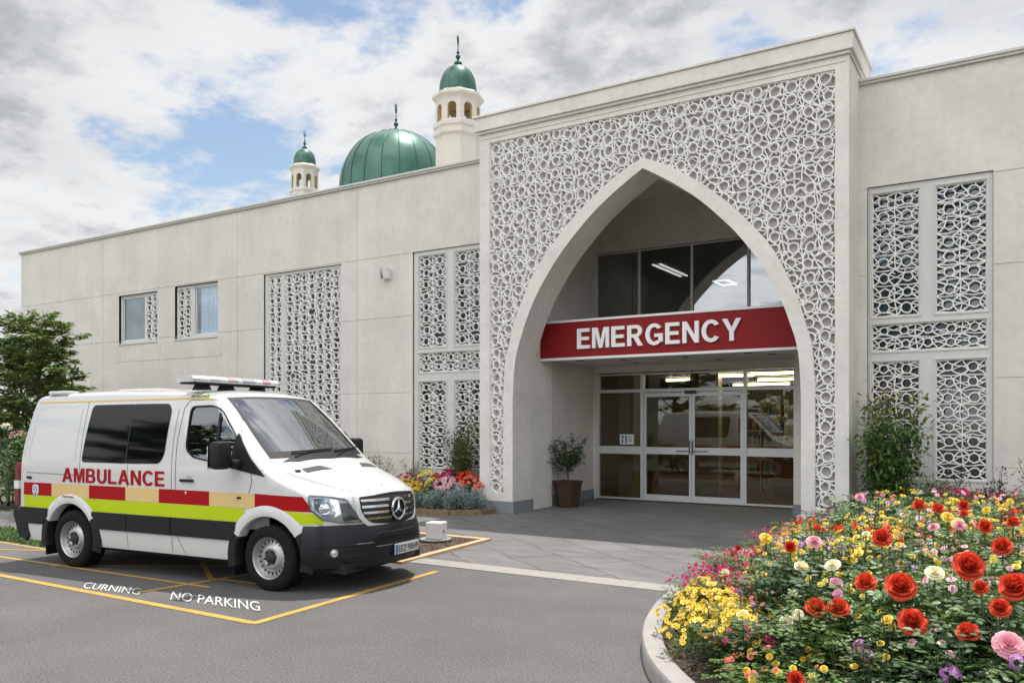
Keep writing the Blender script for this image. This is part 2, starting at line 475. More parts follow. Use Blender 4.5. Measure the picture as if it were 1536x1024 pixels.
def solid_with_holes(mb, x0, x1, z0, z1, holes, y0, y1):
    X = sorted(set([x0, x1]+[h[0] for h in holes]+[h[1] for h in holes])); Z = sorted(set([z0, z1]+[h[2] for h in holes]+[h[3] for h in holes]))
    for i in range(len(X)-1):
        for j in range(len(Z)-1):
            c = ((X[i]+X[i+1])/2, (Z[j]+Z[j+1])/2)
            if any(h[0] < c[0] < h[1] and h[2] < c[1] < h[3] for h in holes): continue
            mb.box(X[i], X[i+1], y0, y1, Z[j], Z[j+1])

def tall_window(rect, panels, seed, upper_mat):
    x0, x1, z0, z1 = rect
    fr = MB(); solid_with_holes(fr, x0+.006, x1-.006, z0+.006, z1-.006, panels, WY+.035, WY+.20)
    for p in panels: panel_frame(fr, *p, WY+.035)
    o = fr.build('window', FRAME, bld)
    g = MB()
    lo_ = MB()
    for p in panels: (g if p[2] > 2.7 else lo_).box(p[0]-.02, p[1]+.02, WY+.205, WY+.215, p[2]-.02, p[3]+.02)
    g.build('pane', upper_mat, o); lo_.build('pane', DARKG, o)
    for k, p in enumerate(panels):
        lattice_star(p, WY+.05, .05, .335, .242, .022, .14, seed+k, o)
tall_window(winR, [(-2.09,-1.42,3.40,5.34), (-1.18,-.51,3.40,5.34), (-2.09,-.51,2.85,3.26), (-2.09,-1.42,.85,2.67), (-1.18,-.51,.85,2.67)], 11, DKGLASS)
tall_window(winB, [(-11.25,-10.53,3.36,5.33), (-10.29,-9.57,3.36,5.33), (-11.25,-9.57,2.82,3.22), (-11.25,-10.53,.76,2.60), (-10.29,-9.57,.76,2.60)], 31, PALEG)
# wide screen window behind the ambulance
fr = MB(); solid_with_holes(fr, -16.114, -13.516, .906, 5.394, [(-15.98,-15.54,1.0,5.33), (-15.42,-13.60,1.0,5.33)], WY+.04, WY+.20)
o = fr.build('window', FRAME, bld)
g = MB(); g.box(-16.0, -13.58, WY+.21, WY+.22, .98, 5.35); g.build('pane', M('grey_screen_glass', (.15,.155,.165), .12, spec=.8, coat=.5), o)
lattice_star((-15.98,-15.54,1.0,5.33), WY+.05, .05, .22, .24, .024, .28, 51, o)
lattice_star((-15.42,-13.60,1.0,5.33), WY+.05, .05, .26, .24, .024, .32, 52, o)
# two small windows
def small_window(rect, glass, lat, seed, curtain):
    x0, x1, z0, z1 = rect
    fr = MB()
    solid_with_holes(fr, x0+.005, x1-.005, z0+.005, z1-.005, [glass, lat], WY+.07, WY+.17)
    o = fr.build('window', FRAME, bld)
    sash = MB(); frame_rect(sash, glass[0]+.002, glass[1]-.002, glass[2]+.002, glass[3]-.002, .035, WY+.09, WY+.15); sash.build('sash', ALU, o)
    g = MB(); g.box(glass[0]+.04, glass[1]-.04, WY+.115, WY+.122, glass[2]+.04, glass[3]-.04); g.build('pane', GLS if curtain else DKGLASS, o)
    g = MB(); g.box(lat[0]-.01, lat[1]+.01, WY+.175, WY+.185, lat[2]-.01, lat[3]+.01); g.build('pane', M('lattice_dark_glass', (.09,.10,.115), .15, spec=.8), o)
    lattice_star(lat, WY+.06, .05, .27, .25, .024, .3, seed, o)
    s = MB(); s.bbox(x0-.01, x1+.01, WY-.03, WY+.065, z0-.045, z0+.004, .008); s.build('sill', COPE, o)
    if curtain:
        c = MB(); n = 60; xs = [glass[0]+.08+(glass[1]-glass[0]-.08)*k/n for k in range(n+1)]
        i = len(c.v)
        for k, x in enumerate(xs):
            yy = WY+.2+.026*math.sin(k*.55)+.01*math.sin(k*.31)
            c.v += [(x, yy, glass[2]), (x, yy, glass[3])]
        for k in range(n): c.face((i+2*k, i+2*k+2, i+2*k+3, i+2*k+1))
        c.build('curtain', M('pale_blue_curtain', (.40,.50,.58), .9), o, smooth=True)
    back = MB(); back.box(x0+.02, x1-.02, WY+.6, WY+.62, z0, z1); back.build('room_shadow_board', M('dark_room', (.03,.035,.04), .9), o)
GLS = glassmat('clear_window_glass', (.93,.96,.97), .03)
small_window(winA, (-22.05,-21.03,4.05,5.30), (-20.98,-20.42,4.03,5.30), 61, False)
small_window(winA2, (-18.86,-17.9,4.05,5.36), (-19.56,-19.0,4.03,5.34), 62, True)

# ---------- portal
outer = [(2.85,0.22),(2.85,2.2),(2.81,2.85),(2.72,3.2),(2.60,3.62),(2.43,4.02),(2.18,4.50),(1.88,4.88),(1.52,5.27),(1.2,5.55),(.78,5.87),(.42,6.09),(0,6.28)]
inner = [(2.64,0.22),(2.64,2.1),(2.615,2.62),(2.57,2.95),(2.48,3.25),(2.33,3.66),(2.09,4.14),(1.75,4.63),(1.46,4.97),(1.02,5.40),(.62,5.71),(.30,5.92),(0,6.10)]
oc = [outer[0]]+catmull(outer[1:], 4); ic = [inner[0]]+catmull(inner[1:], 4)
nA = min(len(oc), len(ic)); oc, ic = oc[:nA], ic[:nA]
def full(c): return [(CX-p[0], p[1]) for p in c] + [(CX+p[0], p[1]) for p in c[::-1][1:]]
OC, IC = full(oc), full(ic)
def halfw(curve, z):
    for k in range(len(curve)-1):
        if curve[k][1] <= z <= curve[k+1][1]:
            t = (z-curve[k][1])/max(1e-6, curve[k+1][1]-curve[k][1]); return curve[k][0]+(curve[k+1][0]-curve[k][0])*t
    return -1 if z > curve[-1][1] else curve[0][0]
PX0, PX1 = -9.02, -2.28; LX0, LX1, LZ0, LZ1 = -8.79, -2.48, .38, 7.10
portal = MB()
# outer frame of the front face
portal.box(PX0, LX0, PY, PY+.16, .22, 7.28); portal.box(LX1, PX1, PY, PY+.16, .22, 7.28)
portal.box(LX0, LX1, PY, PY+.16, LZ1, 7.28)
portal.box(LX0, CX-2.85, PY, PY+.16, .22, LZ0); portal.box(CX+2.85, LX1, PY, PY+.16, .22, LZ0)
# box of the portal behind the face
portal.box(PX0, CX-2.66, PY+.162, 14.86, .0, 7.27); portal.box(CX+2.66, PX1, PY+.162, 14.86, .0, 7.27)
pf = portal.build('portal', CONC2, bld)
ab = MB(); n = len(OC)
for (ya, yb, front) in ((PY-.012, 14.03, True),):
    for k in range(n-1):
        ab.quad((OC[k][0], ya, OC[k][1]), (OC[k+1][0], ya, OC[k+1][1]), (IC[k+1][0], ya, IC[k+1][1]), (IC[k][0], ya, IC[k][1]))
        ab.quad((IC[k][0], ya, IC[k][1]), (IC[k+1][0], ya, IC[k+1][1]), (IC[k+1][0], yb, IC[k+1][1]), (IC[k][0], yb, IC[k][1]))
        ab.quad((OC[k][0], ya, OC[k][1]), (OC[k][0], PY+.15, OC[k][1]), (OC[k+1][0], PY+.15, OC[k+1][1]), (OC[k+1][0], ya, OC[k+1][1]))
ab.build('arch_band', CONC2, pf, smooth=True, angle=30)
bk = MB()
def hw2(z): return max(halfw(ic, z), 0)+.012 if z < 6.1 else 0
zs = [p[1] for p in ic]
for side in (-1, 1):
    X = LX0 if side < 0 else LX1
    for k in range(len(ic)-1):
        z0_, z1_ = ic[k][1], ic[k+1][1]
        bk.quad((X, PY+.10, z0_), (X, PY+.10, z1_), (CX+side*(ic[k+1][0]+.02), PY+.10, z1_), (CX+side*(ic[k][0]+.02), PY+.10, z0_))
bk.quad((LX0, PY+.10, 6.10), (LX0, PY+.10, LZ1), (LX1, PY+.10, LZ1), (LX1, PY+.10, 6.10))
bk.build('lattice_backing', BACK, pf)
# spandrel mass behind backing, above the arch
sm = MB()
for k in range(len(IC)-1):
    a, b_ = IC[k], IC[k+1]
    if min(a[1], b_[1]) < 2.0: continue
    sm.quad((a[0], 14.02, a[1]), (b_[0], 14.02, b_[1]), (b_[0], 14.02, 7.2), (a[0], 14.02, 7.2))
sm.box(CX-2.66, CX+2.66, PY+.162, 14.0, 6.3, 7.27)
sm.box(CX-2.66, CX+2.66, 14.03, 14.86, 6.62, 7.27)
sm.build('spandrel_wall', CONC, pf)
co = MB()
co.bbox(PX0-.03, PX1+.03, PY-.05, 14.88, 7.282, 7.33, .008); co.bbox(PX0-.07, PX1+.07, PY-.09, 14.90, 7.33, 7.585, .012)
co.bbox(PX0-.10, PX1+.10, PY-.12, 14.93, 7.585, 7.635, .008)
co.build('cornice', CONC2, pf)
bd = MB(); frame_rect(bd, LX0-.03, LX1+.03, LZ0-.03, LZ1+.03, .022, PY-.012, PY+.01) if False else None
bd.box(PX0+.05, PX1-.05, PY-.012, PY-.001, 7.185, 7.205); bd.build('moulding', CONC2, pf)
pp = MB()
for (a, b_) in ((PX0-.02, CX-2.62), (CX+2.62, PX1+.02)):
    pp = MB(); pp.box(a, b_, PY-.02, 14.03, -.02, .22); pp.build('plinth', PLINTH, pf)
arch_clip = lambda x, z: abs(x-CX) < halfw(oc, z)-.03 if z < 6.28 else False
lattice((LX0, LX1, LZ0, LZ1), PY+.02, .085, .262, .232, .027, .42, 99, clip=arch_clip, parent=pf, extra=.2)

# ---------- porch behind the arch
BYY = 16.87; CHX = -8.33; RXX = -3.63
po = MB()
th = .25
for (z0_, z1_) in ((.22, 1.715), (1.725, 3.9), (3.91, 6.6)):
    for (y0_, y1_) in ((14.03, 14.555), (14.565, BYY)):
        po.box(CHX-th, CHX, y0_, y1_, z0_, z1_)
po.box(CHX-th-.02, CHX-.012, 14.04, BYY, 0, 6.6)
po.box(RXX, RXX+.9, 15.6, BYY, .22, 6.6); po.box(CX+2.66, CX+2.9, 14.03, 15.6, .0, 6.6)
po.box(CHX-.1, RXX+.95, 14.03, BYY+.2, 6.6, 6.8)
po.build('porch_wall', CONC, bld)
pq = MB(); pq.box(CHX-.01, CHX+.012, 14.032, BYY, 0, .22); pq.build('plinth', PLINTH, bld)
pq = MB(); pq.box(RXX-.012, RXX+.9, 15.588, BYY, 0, .219)
pq.build('plinth', PLINTH, bld)
# back wall with openings for the glazing
bw = MB(); DX0, DX1, DZ = -8.27, RXX+.3, 2.83; UX0, UX1, UZ0, UZ1 = -8.40+.06, RXX+.4, 3.95, 5.53
UX0 = -8.29
solid_with_holes(bw, CHX, RXX+.9, 0, 6.6, [(DX0, DX1, 0, DZ), (UX0+.0, UX1, UZ0, UZ1)], BYY, BYY+.2)
bw.build('wall', CONC, bld)
cn = MB(); cn.box(CHX+.001, RXX+.6, 14.45, BYY-.002, 2.98, 3.72); cn.build('canopy', CONC2, bld)
DOWN = M('downlight_black', (.02,.02,.02), .4)
for (x, y) in ((-7.7, 15.0), (-6.9, 15.35), (-5.55, 15.2), (-4.3, 15.0), (-4.0, 15.5), (-7.0, 16.2), (-5.2, 16.2)):
    d = MB(); d.lathe([(.001,2.975),(.055,2.975),(.075,2.972),(.08,2.979)], 16, (x, y, 0)); d.build('downlight', DOWN, bld)
# upper glazing
def bars(mb, xs, zs, w, y0, y1):
    X0, X1, Z0, Z1 = xs[0], xs[-1], zs[0], zs[-1]
    for x in xs: mb.box(x-w/2, x+w/2, y0, y1, Z0, Z1)
    for z in zs:
        for i in range(len(xs)-1): mb.box(xs[i]+w/2, xs[i+1]-w/2, y0+.003, y1-.003, z-w/2 if z != Z0 else Z0, z+w/2 if z != Z1 else Z1)
ug = MB(); bars(ug, [-8.265, -7.23, -6.03, -4.83, -3.65], [UZ0+.02, UZ1-.02], .05, BYY+.02, BYY+.12)
uo = ug.build('window', FRAME, bld)
REFL = glassmat('porch_glass_upper', (.38,.40,.42), .22)
g = MB(); g.box(UX0+.02, UX1, BYY+.065, BYY+.075, UZ0, UZ1); g.build('pane', REFL, uo)
# entrance glazing
en = MB()
EX = [-8.235, -7.16, -4.90, DX1-.03]
bars(en, EX, [.03, 2.42, 2.80], .07, BYY+.015, BYY+.13)
for (a, b_) in ((EX[0], EX[1]), (EX[2], EX[3])): en.box(a+.036, b_-.036, BYY+.03, BYY+.11, 1.03, 1.20)
eo = en.build('entrance_frame', ALU, bld)
DG = glassmat('door_glass', (.62,.62,.58), .015)
g = MB()
for (a, b_, c, d) in ((EX[0]+.03, EX[1]-.03, .06, 2.40), (EX[2]+.03, EX[3]-.03, .06, 2.40)):
    g.box(a, b_, BYY+.065, BYY+.073, c, 1.031); g.box(a, b_, BYY+.065, BYY+.073, 1.199, d)
for i in range(3): g.box(EX[i]+.034, EX[i+1]-.034, BYY+.065, BYY+.073, 2.455, 2.79)
g.build('pane', DG, eo)
sn = MB(); sn.bbox(-6.17, -5.92, BYY-.045, BYY+.013, 2.33, 2.40, .01); sn.build('door_sensor', DOWN, eo)
cmx = MB(); cmx.lathe([(.001,2.52),(.08,2.53),(.12,2.57),(.13,2.61),(.001,2.615)], 20, (-6.03, BYY-.0, 0)); cmx.box(-6.035,-6.025,BYY-.005,BYY+.012,2.6,2.82); cmx.build('sensor_dome', DOWN, eo)
for side in (0, 1):
    a, b_ = (EX[1]+.04, -6.035) if side == 0 else (-6.025, EX[2]-.04)
    d = MB()
    d.box(a, a+.055, BYY+.03, BYY+.09, .03, 2.37); d.box(b_-.055, b_, BYY+.03, BYY+.09, .03, 2.37)
    d.box(a+.056, b_-.056, BYY+.032, BYY+.088, 2.28, 2.368); d.box(a+.056, b_-.056, BYY+.032, BYY+.088, .032, .16)
    d.box(a+.056, b_-.056, BYY+.032, BYY+.088, 1.04, 1.19)
    do = d.build('sliding_door', ALU, bld)
    g = MB(); g.box(a+.05, b_-.05, BYY+.055, BYY+.063, .155, 1.045); g.box(a+.05, b_-.05, BYY+.055, BYY+.063, 1.185, 2.285); g.build('pane', DG, do)
    h = MB(); xx = b_-.03 if side == 0 else a+.03
    h.tube([(xx, BYY+.02, 1.05), (xx, BYY-.03, 1.07), (xx, BYY-.03, 1.32), (xx, BYY+.02, 1.34)], .011, 8)
    h.box(min(xx, xx+(-.32 if side == 0 else .32)), max(xx, xx+(-.32 if side == 0 else .32)), BYY+.022, BYY+.031, 1.10, 1.12)
    h.build('handle', M('dark_handle', (.06,.06,.065), .3, metal=.8), do)
nb = MB(); nb.box(-7.70, -7.37, BYY+.058, BYY+.062, 1.24, 1.46)
nb.cur = 1
for (a, b_, c, d) in ((-7.67,-7.60,1.38,1.43), (-7.66,-7.62,1.27,1.36), (-7.575,-7.535,1.27,1.43)): nb.box(a, b_, BYY+.055, BYY+.057, c, d)
nb.cur = 2
for (a, b_, c, d) in ((-7.50,-7.40,1.40,1.42), (-7.50,-7.42,1.36,1.375), (-7.50,-7.41,1.30,1.335)): nb.box(a, b_, BYY+.055, BYY+.057, c, d)
no = nb.build('door_notice', [M('notice_paper', (.75,.78,.8), .6), M('notice_blue', (.06,.12,.25), .6), M('notice_red', (.45,.2,.2), .6)])
tag(no, 'small white paper notice with blue and red marks stuck on the left entrance glass', 'notice')

# ---------- room behind the doors
rm = MB(); rx0, rx1, ry0, ry1 = -12., 2., BYY+.21, 28.
rm.cur = 0; rm.box(rx0, rx1, ry0-.02, ry1, -.02, .006)
rm.cur = 1; rm.box(rx0, rx1, ry1, ry1+.1, 0, 3.2); rm.box(rx0-.1, rx0, ry0, ry1, 0, 3.2); rm.box(rx1, rx1+.1, ry0, ry1, 0, 3.2)
rm.cur = 2; rm.box(rx0, rx1, ry0, ry1, 2.9, 3.0); rm.box(rx0, rx1, ry0, ry1, 6.2, 6.3)
rm.cur = 1; rm.box(rx0, rx1, ry1, ry1+.1, 3.2, 6.2); rm.box(-10.0,-9.9, ry0, ry1, 3.01, 6.19)
rm.box(-7.95, -7.6, 17.4, 17.8, .01, 2.9); rm.box(-6.9, -6.2, 19.2, 19.5, .01, 2.9)
rm.build('interior_room', [M('brown_floor', (.24,.14,.085), .35, var=.15), M('room_wall', (.52,.46,.36), .8, var=.1), M('room_ceiling', (.25,.25,.22), .8)], bld)
TUBE = emis('lit_tube', (1., .88, .52), 16.)
PANEL = emis('lit_panel', (1., .93, .8), 6.)
for (x, y, l) in ((-7.4, 20.5, 1.2), (-6.5, 24.0, 1.6), (-5.0, 25.5, 1.6), (-5.9, 19.3, 1.0), (-4.6, 18.9, 1.5), (-2.9, 20.2, 1.5), (-5.2, 21.5, 1.4), (-3.6, 22.5, 1.4)):
    t = MB(); t.bbox(x-l/2, x+l/2, y-.05, y+.05, 2.80, 2.86, .01); t.build('ceiling_light', TUBE, bld)
for (x0_, x1_, y0_, y1_) in ((-8.98,-8.92,21.9,24.1), (-8.78,-8.72,21.9,24.1), (-8.4,-7.9,25.4,25.5), (-8.4,-7.9,26.3,26.4), (-8.4,-8.34,25.51,26.29), (-7.96,-7.9,25.51,26.29)):
    t = MB(); frame_rect(t, 0, 1, 0, 1, .1, 0, 1) if False else t.box(x0_, x1_, y0_, y1_, 6.16, 6.19); t.build('ceiling_light', PANEL, bld)
# shelves and reception desk inside
sh = thing('bookshelf', (-5.6, 21.2, 0), 'pale open bookshelf standing inside behind the entrance doors', 'bookshelf')
s = MB()
for x in (-6.3, -5.7, -5.1): s.box(x-.02, x+.02, 21.0, 21.3, .01, 2.3)
for k in range(7): s.box(-6.28, -5.12, 21.005, 21.295, .1+k*.35, .12+k*.35)
s.build('frame', M('shelf_white', (.5,.48,.42), .6), sh)
s = MB()
for k in range(6):
    for c in range(2):
        x = -6.26+c*.6
        while x < -5.78+c*.6:
            w_ = R.uniform(.02, .05); s.cur = R.randrange(4); s.box(x, x+w_-.003, 21.02, 21.2, .121+k*.35, .121+k*.35+R.uniform(.18, .28)); x += w_
s.build('books', [M('book_a', (.3,.08,.06), .7), M('book_b', (.07,.15,.3), .7), M('book_c', (.5,.42,.2), .7), M('book_d', (.1,.25,.15), .7)], sh)
dk = thing('reception_desk', (-4.2, 19.8, 0), 'pale reception desk standing inside behind the right door', 'desk')
s = MB(); s.bbox(-5.0, -3.0, 19.5, 20.2, 0.01, 1.0, .02); s.build('body', M('desk_front', (.35,.2,.12), .5), dk)
s = MB(); s.bbox(-5.05, -2.95, 19.42, 20.25, 1.0, 1.05, .01); s.build('worktop', M('desk_top', (.55,.52,.48), .4), dk)

# ---------- emergency sign
sg = thing('emergency_sign', (-5.9, 14.37, 2.94), 'long red sign with raised white letters reading EMERGENCY above the entrance doors', 'sign')
SX0, SX1, SZ0, SZ1 = CHX+.002, RXX+.6, 2.945, 3.73
s = MB(); s.box(SX0, SX1, 14.37, 14.448, SZ0+.05, SZ1-.045); s.build('panel', M('sign_red', (.235,.012,.013), .55, spec=.2, var=.05, vs=2, big=.05), sg)
s = MB(); s.bbox(SX0, SX1, 14.35, 14.449, SZ0, SZ0+.05, .006); s.bbox(SX0, SX1, 14.35, 14.449, SZ1-.045, SZ1, .006)
s.box(SX0, SX0+.025, 14.352, 14.447, SZ0+.051, SZ1-.046)
s.build('frame', M('sign_white_trim', (.72,.72,.71), .5), sg)
LET = M('letter_white', (.78,.78,.77), .45)
def letter_shapes():
    """bold grotesque capitals, height 1: lists of outlines (outer + optional hole)"""
    def arc(cx, cy, rx, ry, a0, a1, n=14): return [(cx+rx*math.cos(rad(a0+(a1-a0)*k/n)), cy+ry*math.sin(rad(a0+(a1-a0)*k/n))) for k in range(n+1)]
    S = .205; D = {}
    D['E'] = (.70, [[(0,0),(.70,0),(.70,.17),(S,.17),(S,.42),(.64,.42),(.64,.585),(S,.585),(S,.83),(.68,.83),(.68,1),(0,1)]])
    D['M'] = (.90, [[(0,0),(.18,0),(.18,.76),(.36,0),(.54,0),(.72,.76),(.72,0),(.90,0),(.90,1),(.62,1),(.45,.33),(.28,1),(0,1)]])
    D['R'] = (.80, [[(0,0),(S,0),(S,.40),(.33,.40),(.56,0),(.80,0),(.54,.43)]+arc(.47,.715,.28,.285,-60,90)+[(0,1)], [(S,.565),(S,.835)]+arc(.45,.70,.105,.135,90,-90)])
    D['N'] = (.78, [[(0,0),(.195,0),(.195,.66),(.585,0),(.78,0),(.78,1),(.585,1),(.585,.34),(.195,1),(0,1)]])
    D['Y'] = (.86, [[(.33,0),(.53,0),(.53,.40),(.86,1),(.63,1),(.43,.60),(.23,1),(0,1),(.33,.40)]])
    D['C'] = (.82, [arc(.44,.5,.44,.515,35,325,26)[0:1]+arc(.44,.5,.44,.515,35,325,26)[1:]+arc(.44,.5,.235,.345,318,42,20)])
    g = arc(.44,.5,.44,.515,38,318,26)+[(.86,.12),(.86,.53),(.45,.53),(.45,.37),(.66,.37),(.66,.22)]+arc(.44,.5,.235,.345,300,46,18)
    D['G'] = (.86, [g])
    D['A'] = (.88, [[(0,0),(.21,0),(.285,.22),(.595,.22),(.67,0),(.88,0),(.55,1),(.33,1)], [(.34,.385),(.44,.70),(.54,.385)]])
    D['B'] = (.80, [[(0,0),(.45,0)]+arc(.51,.29,.27,.29,-90,65)+[(.61,.53)]+arc(.48,.755,.255,.245,-40,90)+[(0,1)], [(S,.165),(S,.425)]+arc(.46,.295,.115,.13,90,-90), [(S,.59),(S,.835)]+arc(.45,.7125,.09,.1225,90,-90)])
    D['U'] = (.78, [[(0,1),(0,.37)]+arc(.39,.37,.39,.385,180,360,20)+[(.78,1),(.575,1),(.575,.37)]+arc(.39,.37,.185,.21,360,180,14)+[(.205,1)]])
    D['L'] = (.68, [[(0,0),(.68,0),(.68,.17),(S,.17),(S,1),(0,1)]])
    return D
LS = letter_shapes()
def cdt(outlines, grid=None):
    """triangulate outline polygons (first outer, rest holes); optional interior grid spacing"""
    V = []; E = []; Fc = []
    for o in outlines:
        i = len(V); V += [Vector(p) for p in o]; Fc.append(list(range(i, i+len(o)))); E += [(i+k, i+(k+1) % len(o)) for k in range(len(o))]
    def inside(p, o):
        c = False; n = len(o)
        for k in range(n):
            a, b = o[k], o[(k+1) % n]
            if (a[1] > p[1]) != (b[1] > p[1]) and p[0] < (b[0]-a[0])*(p[1]-a[1])/(b[1]-a[1])+a[0]: c = not c
        return c
    if grid:
        xs = [p[0] for p in outlines[0]]; ys = [p[1] for p in outlines[0]]
        x = min(xs)+grid*.5
        while x < max(xs):
            y = min(ys)+grid*.5
            while y < max(ys):
                if inside((x, y), outlines[0]): V.append(Vector((x, y)))
                y += grid
            x += grid
    r = delaunay_2d_cdt(V, E, [], 0, 1e-5)
    vs = [(v.x, v.y) for v in r[0]]; fs = []
    for f in r[2]:
        c = (sum(vs[k][0] for k in f)/len(f), sum(vs[k][1] for k in f)/len(f))
        if inside(c, outlines[0]) and not any(inside(c, o) for o in outlines[1:]): fs.append(tuple(f))
    return vs, fs
def solid_letter(ch, mb, place, depth):
    """place(u, v, d) -> 3d; adds an extruded letter"""
    wd, outl = LS[ch]; vs, fs = cdt(outl)
    i = len(mb.v); mb.v += [place(u, v, depth) for u, v in vs]
    for f in fs: mb.face(tuple(i+k for k in f))
    for o in outl:
        j = len(mb.v); n = len(o)
        mb.v += [place(u, v, depth) for u, v in o] + [place(u, v, 0) for u, v in o]
        for k in range(n): q = (k+1) % n; mb.face((j+k, j+q, j+n+q, j+n+k))
    return wd
# EMERGENCY runs from X=-7.65 to X=-4.35 on the sign face
word = 'EMERGENCY'; tot = sum(LS[c][0] for c in word)+.13*(len(word)-1)
LXA, LXB, LH, LZB = -7.43, -4.22, .39, 3.15
sc_ = (LXB-LXA)/tot; xx = 0.
for c in word:
    s = MB()
    solid_letter(c, s, lambda u, v, d, xx=xx: (LXA+(xx+u)*sc_, 14.368-d, LZB+v*LH), .045)
    s.build('letter', LET, sg); xx += LS[c][0]+.13

# ---------- wall light
wlmp = thing('wall_light', (-12.1, 14.2, 4.98), 'small white wedge shaped lamp fixed high on the blank wall between lattice windows', 'lamp')
s = MB(); s.prism([(14.199,4.90),(14.199,5.12),(14.03,5.16),(14.10,4.92)], 'x', -12.16, -12.0)
s.build('housing', M('lamp_white', (.7,.7,.69), .4), wlmp)
s = MB(); s.box(-12.20, -12.163, 14.06, 14.199, 4.93, 5.14); s.build('bracket', M('lamp_grey', (.15,.15,.16), .5), wlmp)
# ------------------------------------------------------------------ domes and minarets on the roof behind
GREEN = M('green_dome_metal', (.045,.135,.095), .36, metal=.35, var=.16, vs=2.2, coat=.2, big=.12, bump=.1, bs=6)
GREEND = M('green_finial', (.02,.09,.065), .35, metal=.5)
SEAMG = M('green_seam', (.035,.10,.075), .4, metal=.4)
CREAM = M('minaret_cream', (.62,.57,.50), .8, var=.04, vs=4)
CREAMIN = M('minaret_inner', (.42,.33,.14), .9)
def finial(parent, x, y, z, s, crescent=True):
    m = MB()
    m.lathe([(.0,0),(.17,.0),(.2,.06),(.19,.14),(.1,.2),(.06,.24),(.05,.3),(.1,.36),(.12,.42),(.1,.48),(.04,.52),(.035,.56),(.075,.61),(.075,.65),(.03,.69),(.02,1.0),(.0,1.02)], 16, (0,0,0))
    m.v = [(x+p[0]*s, y+p[1]*s, z+p[2]*s) for p in m.v]
    fo = m.build('finial', GREEND, parent, smooth=True, angle=50)
    c = MB(); cz = z+1.22*s; n = 24
    R1, R2 = .24*s, .19*s
    # crescent seen almost edge on
    pts = []
    a0 = 50
    o_ = [(R1*math.cos(rad(90+a0*.5+(360-a0)*k/n)), R1*math.sin(rad(90+a0*.5+(360-a0)*k/n))) for k in range(n+1)]
    i_ = [(R2*math.cos(rad(90+a0*.42+(360-a0*.84)*k/n)), .045*s+R2*math.sin(rad(90+a0*.42+(360-a0*.84)*k/n))) for k in range(n+1)]
    ang = rad(119); ca, sa = math.cos(ang), math.sin(ang); t = .025*s
    def P3(p, d): return (x+p[0]*ca-d*sa, y+p[0]*sa+d*ca, cz+p[1])
    for k in range(n):
        for d in (-t, t): c.quad(P3(o_[k], d), P3(o_[k+1], d), P3(i_[k+1], d), P3(i_[k], d))
        c.quad(P3(o_[k], -t), P3(o_[k+1], -t), P3(o_[k+1], t), P3(o_[k], t)); c.quad(P3(i_[k], -t), P3(i_[k+1], -t), P3(i_[k+1], t), P3(i_[k], t))
    c.build('crescent', GREEND, fo)
def dome_part(parent, x, y, z, r, h, segs, name='dome'):
    prof = [(r*.97, 0), (r*1.0, h*.08), (r*1.005, h*.18), (r*.985, h*.34), (r*.93, h*.5), (r*.83, h*.65), (r*.68, h*.79), (r*.48, h*.90), (r*.26, h*.965), (r*.09, h*1.0), (0.001, h*1.01)]
    prof = catmull(prof, 4)
    m = MB(); m.lathe(prof, 64, (x, y, z)); o = m.build(name, GREEN, parent, smooth=True)
    s = MB()
    for k in range(segs):
        t = 2*pi*k/segs+.13
        pts = [(x+(p[0]+.003*r)*math.cos(t), y+(p[0]+.003*r)*math.sin(t), z+p[1]) for p in prof]
        s.tube(pts, r*.0075, 5)
    s.build('seams', SEAMG, o, smooth=True)
    return o
